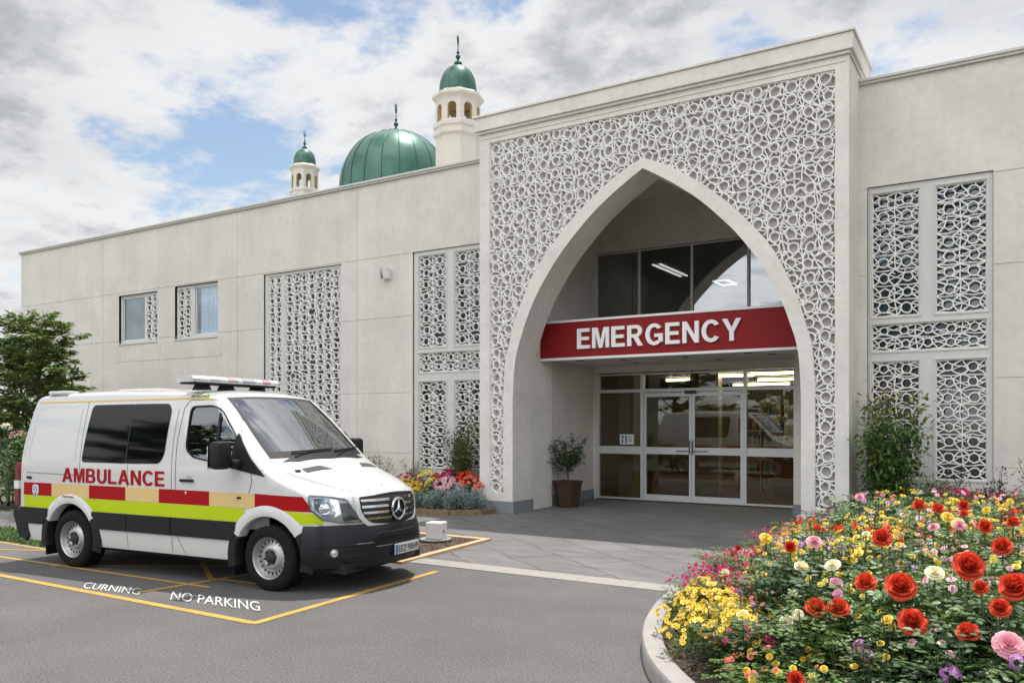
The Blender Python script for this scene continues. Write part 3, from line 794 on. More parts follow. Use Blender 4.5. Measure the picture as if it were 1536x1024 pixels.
# main dome
dx, dy = 31*(-math.sin(TH)+(-.1403)*math.cos(TH)), 31*(math.cos(TH)+(-.1403)*math.sin(TH))
dm = thing('mosque_dome', (dx, dy, 6.86), 'large ribbed green dome with a spiked finial rising behind the roof parapet', 'dome')
d_ = MB(); d_.lathe([(1.98,6.86),(1.98,9.75),(2.08,9.8),(2.08,9.92),(1.96,9.96)], 48, (dx, dy, 0)); d_.build('drum', CREAM, dm, smooth=True, angle=30)
dome_part(dm, dx, dy, 9.95, 2.06, 2.68, 20, 'shell')
finial(dm, dx, dy, 12.60, .74)
def ngon(r, n=8, ph=pi/8): return [(r*math.cos(2*pi*k/n+ph), r*math.sin(2*pi*k/n+ph)) for k in range(n)]
def minaret(x, y, s, zb, zdome, label):
    """zb = bottom of arcade; s = scale (dome radius)"""
    t = thing('minaret', (x, y, 6.86), label, 'minaret', 'minarets with small green domes')
    u = s/.545
    ph = pi/8+TH*.6
    def octo(mb, prof): mb.lathe([(r*u, z) for r, z in prof], 8, (x, y, 0), ph=ph, caps=True)
    zt = zdome-.31*u      # underside of cornice
    m = MB(); octo(m, [(.66, 6.86), (.66, zb-.42*u)]); m.build('shaft', CREAM, t)
    m = MB(); octo(m, [(.66, zb-.46*u), (.74, zb-.40*u), (.74, zb-.30*u), (.70, zb-.27*u), (.70, zb-.20*u), (.74, zb-.17*u), (.74, zb-.06*u), (.68, zb)]); m.build('moulding', CREAM, t)
    # arcade: eight faces with round-headed openings
    A = MB(); ro, ri = .67*u, .56*u
    H = zt-zb
    for k in range(8):
        a0, a1 = 2*pi*k/8+ph, 2*pi*(k+1)/8+ph
        def P(f, z, r):
            p0 = (math.cos(a0)*r, math.sin(a0)*r); p1 = (math.cos(a1)*r, math.sin(a1)*r)
            return (x+p0[0]+(p1[0]-p0[0])*f, y+p0[1]+(p1[1]-p0[1])*f, zb+z)
        w0, w1 = .24, .76; spring = H*.60; hw = (w1-w0)/2; rz = hw*2*ro*math.sin(pi/8)
        arc = [(.5-hw*math.cos(pi*q/12), spring+rz*math.sin(pi*q/12)) for q in range(13)]
        for r in (ro, ri):
            A.quad(P(0,0,r), P(w0,0,r), P(w0,H,r), P(0,H,r)); A.quad(P(w1,0,r), P(1,0,r), P(1,H,r), P(w1,H,r))
            for q in range(12): A.quad(P(*arc[q], r), P(*arc[q+1], r), P(arc[q+1][0], H, r), P(arc[q][0], H, r))
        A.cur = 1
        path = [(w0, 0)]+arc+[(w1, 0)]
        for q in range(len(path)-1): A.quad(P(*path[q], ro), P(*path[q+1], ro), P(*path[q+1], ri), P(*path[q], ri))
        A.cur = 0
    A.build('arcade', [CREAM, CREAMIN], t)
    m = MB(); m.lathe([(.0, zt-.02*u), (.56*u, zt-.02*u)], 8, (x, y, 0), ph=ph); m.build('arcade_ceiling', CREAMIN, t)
    m = MB(); octo(m, [(.67, zt), (.70, zt+.05*u), (.76, zt+.10*u), (.78, zt+.12*u), (.78, zt+.19*u), (.66, zt+.24*u), (.60, zt+.31*u)]); m.build('cornice', CREAM, t)
    dome_part(t, x, y, zt+.29*u, s, s*1.62, 12)
    finial(t, x, y, zt+.29*u+s*1.60, .62*u)
def wp(px, d):
    xc = (px-768)/1240; return d*(-math.sin(TH)+xc*math.cos(TH)), d*(math.cos(TH)+xc*math.sin(TH))
x_, y_ = wp(687, 24.5); minaret(x_, y_, .545, 10.53, 11.44, 'larger minaret nearer the entrance, pale octagonal arcade under a small green dome')
x_, y_ = wp(457, 33.5); minaret(x_, y_, .44, 11.15, 12.13, 'smaller minaret furthest left on the roof, with a narrow green dome and thin finial')
# ------------------------------------------------------------------ ground
def ground_mat(name, col, kind):
    m, nt, b = newmat(name); N = nt.nodes; L = nt.links
    tc = N.new('ShaderNodeTexCoord')
    def noise(scale, det=3, rough=.6, mp=None):
        n = N.new('ShaderNodeTexNoise'); n.inputs['Scale'].default_value = scale; n.inputs['Detail'].default_value = det; n.inputs['Roughness'].default_value = rough
        src = tc.outputs['Object']
        if mp:
            k = N.new('ShaderNodeMapping'); k.inputs['Scale'].default_value = mp; k.inputs['Rotation'].default_value = (0, 0, rad(4)); L.new(src, k.inputs[0]); src = k.outputs[0]
        L.new(src, n.inputs['Vector']); return n.outputs['Fac']
    def mr(v, a, b_, c, d):
        n = N.new('ShaderNodeMapRange')
        for k, q in zip(('From Min','From Max','To Min','To Max'), (a, b_, c, d)): n.inputs[k].default_value = q
        L.new(v, n.inputs['Value']); return n.outputs[0]
    def mul(a, b_):
        n = N.new('ShaderNodeMath'); n.operation = 'MULTIPLY'; L.new(a, n.inputs[0]); L.new(b_, n.inputs[1]); return n.outputs[0]
    if kind == 'asphalt':
        f = mul(mr(noise(95, 2, .8), .34, .66, .3, 1.85), mr(noise(38, 3), .3, .7, .75, 1.25)); f = mul(f, mr(noise(1.1, 6, .6), .3, .7, .86, 1.12)); f = mul(f, mr(noise(.25, 3), .35, .65, .92, 1.08))
        h = noise(170, 3, .7); rough = .85; bs = .5
    elif kind == 'paving':
        f = mul(mr(noise(2.2, 9, .74, (.5, 3.2, 1)), .33, .67, .62, 1.38), mr(noise(40, 4), .3, .7, .93, 1.07)); f = mul(f, mr(noise(.35, 3), .35, .65, .92, 1.08))
        br = N.new('ShaderNodeTexBrick'); mp = N.new('ShaderNodeMapping'); mp.inputs['Rotation'].default_value = (0, 0, rad(38)); L.new(tc.outputs['Object'], mp.inputs[0])
        nz = N.new('ShaderNodeVectorMath'); nz.operation = 'ADD'
        nn = N.new('ShaderNodeTexNoise'); nn.inputs['Scale'].default_value = 1.4; nn.inputs['Detail'].default_value = 4; L.new(tc.outputs['Object'], nn.inputs['Vector'])
        sc2 = N.new('ShaderNodeVectorMath'); sc2.operation = 'SCALE'; sc2.inputs['Scale'].default_value = .22; L.new(nn.outputs['Color'], sc2.inputs[0])
        L.new(mp.outputs[0], nz.inputs[0]); L.new(sc2.outputs[0], nz.inputs[1]); L.new(nz.outputs[0], br.inputs['Vector'])
        br.inputs['Scale'].default_value = 1.; br.inputs['Mortar Size'].default_value = .009; br.inputs['Mortar Smooth'].default_value = .3
        br.inputs['Brick Width'].default_value = 1.5; br.inputs['Row Height'].default_value = .62
        br.inputs['Color1'].default_value = (1,1,1,1); br.inputs['Color2'].default_value = (.84,.84,.84,1); br.inputs['Mortar'].default_value = (.25,.25,.25,1)
        bwn = N.new('ShaderNodeRGBToBW'); L.new(br.outputs['Color'], bwn.inputs[0]); f = mul(f, bwn.outputs[0])
        h = noise(14, 8, .7, (.6, 1.6, 1)); rough = .6; bs = .35
    elif kind == 'dirt':
        f = mul(mr(noise(55, 5, .8), .3, .7, .3, 1.9), mr(noise(14, 3), .3, .7, .7, 1.3)); h = noise(50, 5, .8); rough = .95; bs = 1.
    else:
        f = mul(mr(noise(6, 6, .7), .3, .7, .88, 1.12), mr(noise(90, 2), .3, .7, .93, 1.07)); h = noise(80, 4); rough = .8; bs = .2
    v = N.new('ShaderNodeVectorMath'); v.operation = 'SCALE'; v.inputs[0].default_value = col; L.new(f, v.inputs['Scale']); L.new(v.outputs[0], b.inputs['Base Color'])
    b.inputs['Roughness'].default_value = rough
    bp = N.new('ShaderNodeBump'); bp.inputs['Strength'].default_value = bs; bp.inputs['Distance'].default_value = .01 if kind != 'dirt' else .03
    L.new(h, bp.inputs['Height']); L.new(bp.outputs[0], b.inputs['Normal'])
    return m
ASPH = ground_mat('asphalt', (.092,.088,.086), 'asphalt')
PAVE = ground_mat('stamped_paving', (.140,.134,.131), 'paving')
BAND = ground_mat('concrete_band', (.27,.25,.23), 'concrete')
KERB = ground_mat('kerb_concrete', (.29,.27,.25), 'concrete')
DIRT = ground_mat('bark_mulch', (.075,.05,.036), 'dirt')
YEL = M('yellow_line_paint', (.44,.26,.05), .7, var=.16, vs=30, bump=.2, bs=150, big=.12)
WHT = M('white_line_paint', (.46,.46,.45), .8, var=.45, vs=38, bump=.2, bs=150)
gm = ground_mat('far_ground', (.10,.11,.06), 'concrete')
def flat(name, poly, z, mat, kind='structure'):
    mb = MB(); mb.quad(*[(p[0], p[1], z) for p in poly]); o = mb.build(name, mat, recalc=False); o['kind'] = kind; return o
flat('ground', [(-900,-900),(900,-900),(900,900),(-900,900)], -.012, gm)
flat('road', [(-60,-14),(60,-14),(60,7.92),(-6.45,7.92),(-6.45,7.80),(-9.6,7.75),(-11.2,6.35),(-60,5.9)], 0., ASPH)
flat('forecourt', [(-12,8.2),(14,8.2),(14,17.05),(-12,17.05)], -.002, PAVE)
flat('path', [(-60,6.9),(-12.2,7.0),(-12.2,8.4),(-60,8.3)], .0005, PAVE)
bandm = MB(); x = -6.62; 
while x < 6:
    x2 = x+.62; bandm.box(x+.002, x2-.002, 7.93, 8.26, -.03, .006); x = x2
o = bandm.build('concrete_strip', BAND); o['kind'] = 'structure'
def line(mb, a, b, w, z=.004):
    a = Vector((*a, 0)); b = Vector((*b, 0)); d = (b-a).normalized(); n = Vector((-d.y, d.x, 0))*w/2
    mb.quad(*[(p.x, p.y, z) for p in (a-n, b-n, b+n, a+n)])
rmk = MB()
w_ = .085
line(rmk, (-5.60,4.82), (-16.5,4.86), w_, .004)
line(rmk, (-5.58,4.79), (-5.76,7.62), w_, .0045)
line(rmk, (-16,5.36), (-7.2,5.62), .06, .0043)
line(rmk, (-9.9,5.47), (-8.0,6.6), .06, .005)
line(rmk, (-7.58,5.08), (-7.42,6.6), .06, .0055)
line(rmk, (-7.55,5.92), (-8.9,6.8), .06, .006)
line(rmk, (-7.62,5.95), (-6.4,6.05), .06, .0065)
line(rmk, (-9.6,6.1), (-16,6.3), .06, .0046)
line(rmk, (-11.9,5.75), (-10.6,6.35), .05, .0052)
o = rmk.build('road_markings', YEL, recalc=False); o['kind'] = 'structure'
def road_text(s, x0, x1, y, hgt, rz, shear, name='road_lettering'):
    vs, fs = text_mesh(s, 1., .004, 1., 0.)
    a = min(v[0] for v in vs); b = max(v[0] for v in vs); hmax = max(v[1] for v in vs)
    mb = MB(); rr = random.Random(4)
    for v in vs:
        u = (v[0]-a)/(b-a)*(x1-x0); t = v[1]/hmax*hgt
        u += shear*t; mb.v.append((x0+u*math.cos(rz)-t*math.sin(rz), y+u*math.sin(rz)+t*math.cos(rz), .0075))
    for f in fs: mb.face(f)
    o = mb.build(name, WHT, recalc=False); o['kind'] = 'structure'; return o
road_text('CURNING', -8.28, -7.46, 4.90, .23, rad(7), -1.)
road_text('NO PARKING', -7.02, -5.88, 5.03, .29, rad(6), -1.)
# bed with tan edging between the ambulance and the forecourt
bedp = [(-10.2,7.86),(-6.50,7.86),(-6.70,9.98),(-10.2,9.98)]
flat('mulch_bed', bedp, .012, DIRT)
TAN = ground_mat('tan_edging', (.50,.34,.18), 'concrete')
ed = MB()
def edge(mb, a, b, w, h, z0=-.02):
    a = Vector((*a, 0)); b = Vector((*b, 0)); d = (b-a).normalized(); n = Vector((-d.y, d.x, 0))*w/2
    mb.prism([tuple((a-n).xy), tuple((b-n).xy), tuple((b+n).xy), tuple((a+n).xy)], 'z', z0, h)
edge(ed, (-6.47,7.78), (-6.67,10.05), .11, .03); edge(ed, (-6.725,10.02), (-10.2,10.02), .11, .028); 
o = ed.build('bed_edging', TAN); o['kind'] = 'structure'
# utility box
ub = thing('utility_box', (-7.15, 9.55, 0), 'small white metal cabinet on a round pad beside the ambulance bumper', 'cabinet')
s = MB(); s.bbox(-7.33, -7.08, 9.40, 9.62, .05, .29, .012, Matrix.Translation((-7.22,9.52,0)) @ Matrix.Rotation(rad(14),4,'Z') @ Matrix.Translation((7.22,-9.52,0))); s.build('casing', M('cabinet_white', (.66,.65,.62), .45, var=.05), ub)
s = MB(); s.lathe([(.001,.03),(.23,.03),(.23,.05),(.001,.05)], 24, (-7.22, 9.52, 0)); s.build('base_pad', M('pad_grey', (.25,.25,.24), .8), ub)
s = MB(); s.box(-7.085, -7.07, 9.50, 9.53, .14, .18); s.build('lock', M('lock_dark', (.1,.1,.1), .4), ub)
# planter bed by the left pillar: low timber edge
flat('planter_soil', [(-13.5,12.5),(-9.0,12.62),(-8.75,12.95),(-9.02,13.28),(-9.02,14.18),(-13.5,14.18)], .06, DIRT)
TIMB = M('weathered_timber_edge', (.20,.13,.07), .85, var=.25, vs=12, bump=.4, bs=40)
te = MB(); pts = [(-13.5,12.42),(-11.3,12.33),(-9.7,12.30),(-9.1,12.42),(-8.65,12.80),(-8.62,13.2)]
for k in range(len(pts)-1): edge(te, pts[k], pts[k+1], .07, .10-.002*k)
o = te.build('timber_edging', TIMB); tag(o, 'low brown timber edging along the flower bed left of the arch', 'edging')
# curved kerb of the rose bed
kp = [(-2.62,13.26),(-2.88,12.2),(-2.98,10.5),(-2.96,9.0),(-2.92,8.0),(-2.84,7.2),(-2.68,6.45),(-2.44,5.75),(-2.06,5.05),(-1.5,4.40),(-.8,3.85),(0,3.45),(1.,3.15),(3,3.0),(7,3.0)]
kc = catmull(kp, 6)
kb = MB(); sec = [(0,-.02),(0,.115),(.012,.135),(.03,.14),(.135,.145),(.15,.135),(.155,-.02)]
base = 0
for k, p in enumerate(kc):
    a = kc[max(0, k-1)]; b = kc[min(len(kc)-1, k+1)]; dx_, dy_ = b[0]-a[0], b[1]-a[1]; l = math.hypot(dx_, dy_); nx, ny = -dy_/l, dx_/l
    for (u, z) in sec: kb.v.append((p[0]+nx*u, p[1]+ny*u, z))
for k in range(len(kc)-1):
    for q in range(len(sec)-1): kb.face((k*len(sec)+q, (k+1)*len(sec)+q, (k+1)*len(sec)+q+1, k*len(sec)+q+1))
o = kb.build('kerb', KERB, smooth=True, angle=40); o['kind'] = 'structure'
ISL = [(p[0], p[1]) for p in kc]+[(7,14.1),(-2.2,14.1)]
vs, fs = cdt([[(p[0], p[1]) for p in kc[::2]]+[(7,14.18),(-2.26,14.18),(-2.26,13.26)]])
so_ = MB(); so_.v = [(v[0]+.08, v[1]+.05, .09) for v in vs]; so_.f = fs; so_.m = [0]*len(fs)
o = so_.build('bed_soil', DIRT); o['kind'] = 'structure'
# ------------------------------------------------------------------ the ambulance
VW = 1.84; VH = VW/2
VO = (-6.53, 5.79)
amb = thing('ambulance', (VO[0], VO[1], 0), 'white ambulance van with red, cream and lime side blocks parked by the entrance', 'ambulance', rz=rad(5), world=False)
WHITE = M('van_white_paint', (.58,.575,.565), .28, coat=.8, var=.015, vs=2)
BLK = M('van_black_plastic', (.009,.0095,.011), .6, spec=.3, var=.1, vs=12, bump=.05, bs=200)
SEAM = M('van_seam', (.16,.16,.16), .6)
RUB = M('tyre_rubber', (.010,.010,.010), .85, spec=.2, var=.15, vs=20, bump=.2, bs=60)
RIM = M('steel_rim', (.42,.42,.41), .38, metal=.75, var=.06, vs=10)
RIMD = M('rim_dark', (.012,.012,.013), .6)
CHR = M('chrome', (.75,.76,.78), .12, metal=1.)
VGL = M('privacy_glass', (.002,.0025,.003), .06, spec=.22)
RED = M('reflective_red', (.34,.004,.007), .6, spec=.15, coat=.0, var=.04, vs=3)
CRM = M('reflective_cream', (.66,.48,.21), .6, spec=.2, coat=.0, var=.04, vs=3)
LIME = M('reflective_lime', (.45,.56,.008), .6, spec=.2, coat=.0, var=.04, vs=3)
FWX, RWX, AZ, WR = 0., -3.06, .34, .34

top = catmull([(.93,.30),(.945,.5),(.94,.70),(.925,.86),(.885,.955),(.80,1.02),(.62,1.10),(.40,1.185),(.20,1.262),(.10,1.305),(.05,1.345),(-.10,1.475),(-.30,1.655),(-.50,1.83),(-.66,1.955),(-.76,2.015),(-.92,2.06),(-1.2,2.09),(-2.2,2.115),(-3.2,2.11),(-3.70,2.085),(-3.86,2.035),(-3.93,1.94),(-3.99,1.7),(-4.07,1.3),(-4.09,.9),(-4.09,.6),(-4.05,.35)], 3)
def side_in(x, z):
    t = 0.
    if z > 1.12: t += .145*((z-1.12)/.95)**1.7
    if z < .5: t += .03*((.5-z)/.25)**2
    if x > .05:
        q = (x-.05)/.9; t += .22*q*q + .55*q**6
    if x < -3.9: t += .02*((-3.9-x)/.2)**2
    return t
def lerpt(tab, x):
    for k in range(len(tab)-1):
        if tab[k][0] >= x >= tab[k+1][0]:
            t = (tab[k][0]-x)/(tab[k][0]-tab[k+1][0]); return [tab[k][1][q]+(tab[k+1][1][q]-tab[k][1][q])*t for q in range(len(tab[k][1]))]
    return tab[0][1] if x > tab[0][0] else tab[-1][1]
DISP = [(.62,(-.34,-.012,2.6)),(.35,(-.27,-.035,2.6)),(.10,(-.21,-.012,2.4)),(-.30,(-.17,-.01,2.3)),(-.66,(-.13,-.02,2.3)),(-.95,(-.05,-.045,2.4)),(-1.3,(0,-.055,2.4)),(-3.58,(0,-.05,2.4)),(-3.82,(.02,-.035,2.6)),(-3.94,(.05,0,3))]
def disp(p):
    if p[0] > .62 or (p[0] > .45 and p[1] < 1.0): return (-.36, 0, 2.6)
    return lerpt(DISP, p[0])
BOT = [(-3.95,.30),(-3.80,.285),(-3.6,.28)]+[(-3.4+.2*k,.28) for k in range(18)]+[(.2,.28),(.45,.28)]
def ribs():
    m = len(top); E1 = [Vector((p[0]+disp(p)[0], p[1]+disp(p)[1])) for p in top]
    out = []
    for k in range(m):
        p = top[k]; D = disp(p)
        a = E1[max(0, k-2)]; b = E1[min(m-1, k+2)]; t = (b-a).normalized(); n = Vector((-t.y, t.x))
        c = Vector((-1.5, 1.0))-E1[k]
        if n.dot(c) < 0: n = -n
        rr = .055
        if -4.03 < p[0] < -3.63 and p[1] > 1.8: rr = .05
        ein = E1[k]+n*rr; H = VH-side_in(ein.x, ein.y); pts = []
        for v in (0,.12,.24,.36,.48,.6,.7,.79,.87,.94,1.):
            g = v**D[2]; pts.append((p[0]+D[0]*g, v*(H-rr), p[1]+D[1]*g))
        for th_ in (22.5, 45, 67.5, 90):
            th2 = rad(th_); q = E1[k]+n*rr*(1-math.cos(th2)); pts.append((q.x, H-rr+rr*math.sin(th2), q.y))
        out.append(pts)
    return out
RIBS = ribs()
ARR = .425
def dense(o, mx=.06):
    out = []
    for k in range(len(o)):
        a, b = Vector(o[k]), Vector(o[(k+1) % len(o)]); n = max(1, int(math.ceil((b-a).length/mx)))
        for q in range(n): out.append(tuple(a.lerp(b, q/n)))
    return out
def body_mesh(holes):
    bm = bmesh.new(); m = len(RIBS); nn = len(RIBS[0])
    outline = [(r[-1][0], r[-1][2]) for r in RIBS]
    low = [(-4.0,.29)]
    if holes:
        for wx in (RWX, FWX):
            a0 = math.asin((.28-AZ)/ARR)
            n_ = 28
            for k in range(n_+1):
                a = (pi-a0)+((a0)-(pi-a0))*k/n_; low.append((wx+ARR*math.cos(a), AZ+ARR*math.sin(a)))
        low += []
    else: low += [(x, .28) for x in (-3.5,-2.5,-1.5,-.5,.3)]
    poly = outline+low
    vs, fs = cdt([poly]+([dwi] if holes else []), .09)
    for sgn in (1, -1):
        V = [[bm.verts.new((q[0], VH+sgn*q[1], q[2])) for q in r] for r in RIBS]
        for k in range(m-1):
            for q in range(nn-1):
                if holes and q < 8 and K0 <= k < K1: continue
                f = (V[k][q], V[k+1][q], V[k+1][q+1], V[k][q+1]); bm.faces.new(f)
        S = [bm.verts.new((u, VH+sgn*(VH-side_in(u, v)), v)) for u, v in vs]
        for f in fs:
            try: bm.faces.new([S[k] for k in f])
            except ValueError: pass
    bmesh.ops.remove_doubles(bm, verts=bm.verts, dist=.0008)
    bmesh.ops.recalc_face_normals(bm, faces=bm.faces)
    return bm
# windscreen spans these ribs
K0 = min(k for k, p in enumerate(top) if p[0] < .02 and p[1] > 1.3); K1 = max(k for k, p in enumerate(top) if p[0] > -.70)
def hit(o, d):
    h = BVH.ray_cast(Vector(o), Vector(d).normalized(), 10)
    return (h[0], h[1]) if h[0] is not None else (None, None)
def obj_from_bm(bm, name, mats, parent, smooth=True, angle=35):
    me = bpy.data.meshes.new(name); bm.to_mesh(me)
    for mt in (mats if isinstance(mats, (list, tuple)) else [mats]): me.materials.append(mt)
    if smooth:
        me.polygons.foreach_set('use_smooth', [True]*len(me.polygons)); me.set_sharp_from_angle(angle=rad(angle))
    o = bpy.data.objects.new(name, me); COL.objects.link(o); o.parent = parent; return o
def rounded(pts, r=.05, n=5):
    out = []; m = len(pts)
    for k in range(m):
        p = Vector(pts[k]); a = Vector(pts[k-1]); b = Vector(pts[(k+1) % m])
        rr = r[k] if isinstance(r, (list, tuple)) else r
        da = (a-p).normalized(); db = (b-p).normalized(); rr = min(rr, (a-p).length*.45, (b-p).length*.45)
        p0, p1 = p+da*rr, p+db*rr
        for q in range(n+1):
            t = q/n; out.append(tuple((p0*(1-t)**2+p*2*t*(1-t)+p1*t*t)))
    return out
doorwin = [(-1.175,1.89),(-1.175,1.42),(-1.06,1.335),(-.32,1.215),(-.26,1.30),(-.47,1.60),(-.70,1.845),(-.84,1.90)]
dw = rounded(doorwin, [.07,.08,.05,.03,.05,.1,.06,.08])
cx_ = sum(p[0] for p in dw)/len(dw); cz_ = sum(p[1] for p in dw)/len(dw)
dwi = [(cx_+(p[0]-cx_)*.95, cz_+(p[1]-cz_)*.95) for p in dw]
BVH = BVHTree.FromBMesh(body_mesh(False))
bmb = body_mesh(True); body = obj_from_bm(bmb, 'body', [WHITE], amb, angle=50); bmb.free()
# dark wheel wells
for wx in (FWX, RWX):
    for sd_ in (0, 1):
        m_ = MB(); n_ = 28; f_ = (lambda y: y) if sd_ == 0 else (lambda y: VW-y)
        ys = (.012+(.02 if wx == FWX else 0), .40)
        P_ = [(wx+(ARR-.002)*math.cos(rad(-10+200*k/n_)), AZ+(ARR-.002)*math.sin(rad(-10+200*k/n_))) for k in range(n_+1)]
        for k in range(n_): m_.quad((P_[k][0], f_(ys[0]), P_[k][1]), (P_[k+1][0], f_(ys[0]), P_[k+1][1]), (P_[k+1][0], f_(ys[1]), P_[k+1][1]), (P_[k][0], f_(ys[1]), P_[k][1]))
        m_.quad(*[(p[0], f_(.40), p[1]) for p in P_]); m_.build('wheel_well', BLK, amb)
# --- conformal pieces -------------------------------------------------------
def skin(name, outlines, mat, parent, off=.004, grid=.06, proj='side', excl=None, thick=.006, smooth=True, build=True, mb=None, tilt=None):
    """outline given in a projection plane, pressed on to the body and offset outwards"""
    outlines = [dense(o) for o in outlines]
    vs, fs = cdt(outlines, grid)
    if proj == 'side': O = lambda u, v: ((u, -2, v), (0, 1, 0))
    elif proj == 'far': O = lambda u, v: ((u, VW+2, v), (0, -1, 0))
    elif proj == 'front': O = lambda u, v: ((3, u, v), (-1, 0, 0))
    elif proj == 'top': O = lambda u, v: ((u, v, 4), (0, 0, -1))
    elif proj == 'rear': O = lambda u, v: ((-6, u, v), (1, 0, 0))
    m = mb or MB(); base = len(m.v); ok = []
    for (u, v) in vs:
        o, d = O(u, v); p, n = hit(o, d)
        if p is None: ok.append(None); m.v.append((0,0,0)); m.v.append((0,0,0)); continue
        if n.dot(Vector(d)) > 0: n = -n
        # use the projection direction for the offset so neighbours stay tidy
        q = p + n*off; b = p + n*(off-thick)
        ok.append(1); m.v.append(tuple(q)); m.v.append(tuple(b))
    from collections import Counter
    ec = Counter()
    keep = []
    for f in fs:
        if any(ok[k] is None for k in f): continue
        if excl:
            c = (sum(vs[k][0] for k in f)/len(f), sum(vs[k][1] for k in f)/len(f))
            if excl(*c): continue
        keep.append(f)
        for a, b in zip(f, f[1:]+f[:1]): ec[(min(a, b), max(a, b))] += 1
    for f in keep:
        m.face(tuple(base+2*k for k in f))
        for a, b in zip(f, f[1:]+f[:1]):
            if ec[(min(a, b), max(a, b))] == 1: m.face((base+2*a, base+2*b, base+2*b+1, base+2*a+1))
    if not build: return m
    # drop unused
    return finish(m, name, mat, parent, smooth)
def finish(m, name, mat, parent, smooth=True, angle=40):
    bm = bmesh.new(); me = bpy.data.meshes.new(name); me.from_pydata(m.v, [], m.f)
    me.polygons.foreach_set('material_index', m.m); bm.from_mesh(me)
    lo = [v for v in bm.verts if not v.link_faces]; bmesh.ops.delete(bm, geom=lo, context='VERTS')
    bmesh.ops.recalc_face_normals(bm, faces=bm.faces) if False else None
    bm.to_mesh(me); bm.free()
    for mt in (mat if isinstance(mat, (list, tuple)) else [mat]): me.materials.append(mt)
    if smooth: me.polygons.foreach_set('use_smooth', [True]*len(me.polygons)); me.set_sharp_from_angle(angle=rad(angle))
    o = bpy.data.objects.new(name, me); COL.objects.link(o); o.parent = parent; return o
def arch_ex(r): return lambda u, v: math.hypot(u-FWX, v-AZ) < r or math.hypot(u-RWX, v-AZ) < r
def rect(a, b, c, d): return [(a,c),(b,c),(b,d),(a,d)]
EX_ = arch_ex(.50)
# lime stripe, red and cream blocks: kept a hair apart
zl0, zl1, zr1 = .685, .832, .985
for side in ('side', 'far'):
    sk = skin('lime_stripe', [rect(-3.93, -.30, zl0, zl1-.002)], LIME, body, .0035, .035, side, EX_)
    skin('lime_stripe', [[(.30,zl0+.01),(.60,.70),(.62,.76),(.585,.800),(.22,zl1-.002)]], LIME, body, .0035, .03, side, EX_)
    for (a, b, mt, nm) in ((-3.93,-3.40,RED,'red_block'), (-3.398,-2.72,CRM,'cream_block'), (-2.718,-2.10,RED,'red_block'), (-2.098,-1.56,CRM,'cream_block'), (-1.558,-.80,RED,'red_block'), (-.798,-.40,CRM,'cream_block'), (-.398,-.16,CRM,'cream_block')):
        skin(nm, [rect(a, b, zl1+.001, zr1)], mt, body, .0035, .04, side, EX_)
    skin('red_block', [[(-.158,zl1+.001),(.545,zl1-.01),(.43,.972),(-.158,zr1)]], RED, body, .0035, .035, side, EX_)
# lettering on the side
def side_word(word, xa, xb, z0, h, mat, name='letter', off=.006, italic=0., gap=.13, width_scale=1.):
    tot = sum(LS[c][0] for c in word)+gap*(len(word)-1); sc = (xb-xa)/tot; x = 0.
    for ch in word:
        wd, outl = LS[ch]
        ol = [[(xa+(x+u+italic*v)*sc, z0+v*h) for u, v in o] for o in outl]
        skin(name, ol, mat, body, off, None, 'side', thick=.005)
        x += wd+gap
side_word('AMBULANCE', -3.20, -1.475, 1.012, .165, RED)
# pin line along the roof edge
skin('yellow_pinline', [[(-3.86,1.945),(-3.86,1.961),(-1.05,1.982),(-.86,1.962),(-.86,1.950),(-1.05,1.966)]], M('yellow_tape', (.70,.42,.05), .5), body, .003, .05, 'side')
skin('roof_tag', [[(-1.21,1.978),(-.92,1.972),(-.90,2.008),(-1.20,2.012)]], M('pale_yellow_tape', (.72,.70,.35), .5), body, .004, .04, 'side')
gt = M('dark_green_lettering', (.01,.06,.05), .5)
tv, tf = text_mesh('EM DACAM', 1., .03, 1., .3)
a_ = min(v[0] for v in tv); b_ = max(v[0] for v in tv); hh = max(v[1] for v in tv)
m_ = MB()
for v in tv:
    u = -1.20+(v[0]-a_)/(b_-a_)*.235; z = 1.984+v[1]/hh*.024
    p, n = hit((u, -2, z), (0, 1, 0)); m_.v.append(tuple(p+n*.0065))
for f in tf: m_.face(f)
finish(m_, 'roof_lettering', gt, body, False)
skin('green_flash', [[(-.965,1.978),(-.935,1.978),(-.905,2.006),(-.965,2.008)]], M('flash_green', (.02,.22,.06), .5), body, .0065, .04, 'side')
# badge at rear
skin('shield_badge', [rounded([(-3.755,.955),(-3.70,.965),(-3.645,.955),(-3.64,.87),(-3.70,.79),(-3.76,.87)], .03)], M('badge_silver', (.60,.66,.72), .35), body, .0065, .05, 'side')
bp_ = M('badge_blue', (.05,.06,.2), .5)
m_ = MB()
for (a, b, c, d) in ((-3.735,-3.715,.925,.94),(-3.705,-3.67,.92,.93),(-3.74,-3.715,.895,.91),(-3.69,-3.665,.89,.905),(-3.72,-3.68,.865,.872),(-3.71,-3.69,.82,.85),(-3.735,-3.72,.85,.86),(-3.685,-3.67,.845,.855)):
    p, n = hit(((a+b)/2, -2, (c+d)/2), (0, 1, 0)); m_.box(a, b, p.y-.0095, p.y-.006, c, d)
m_.build('badge_detail', bp_, body)
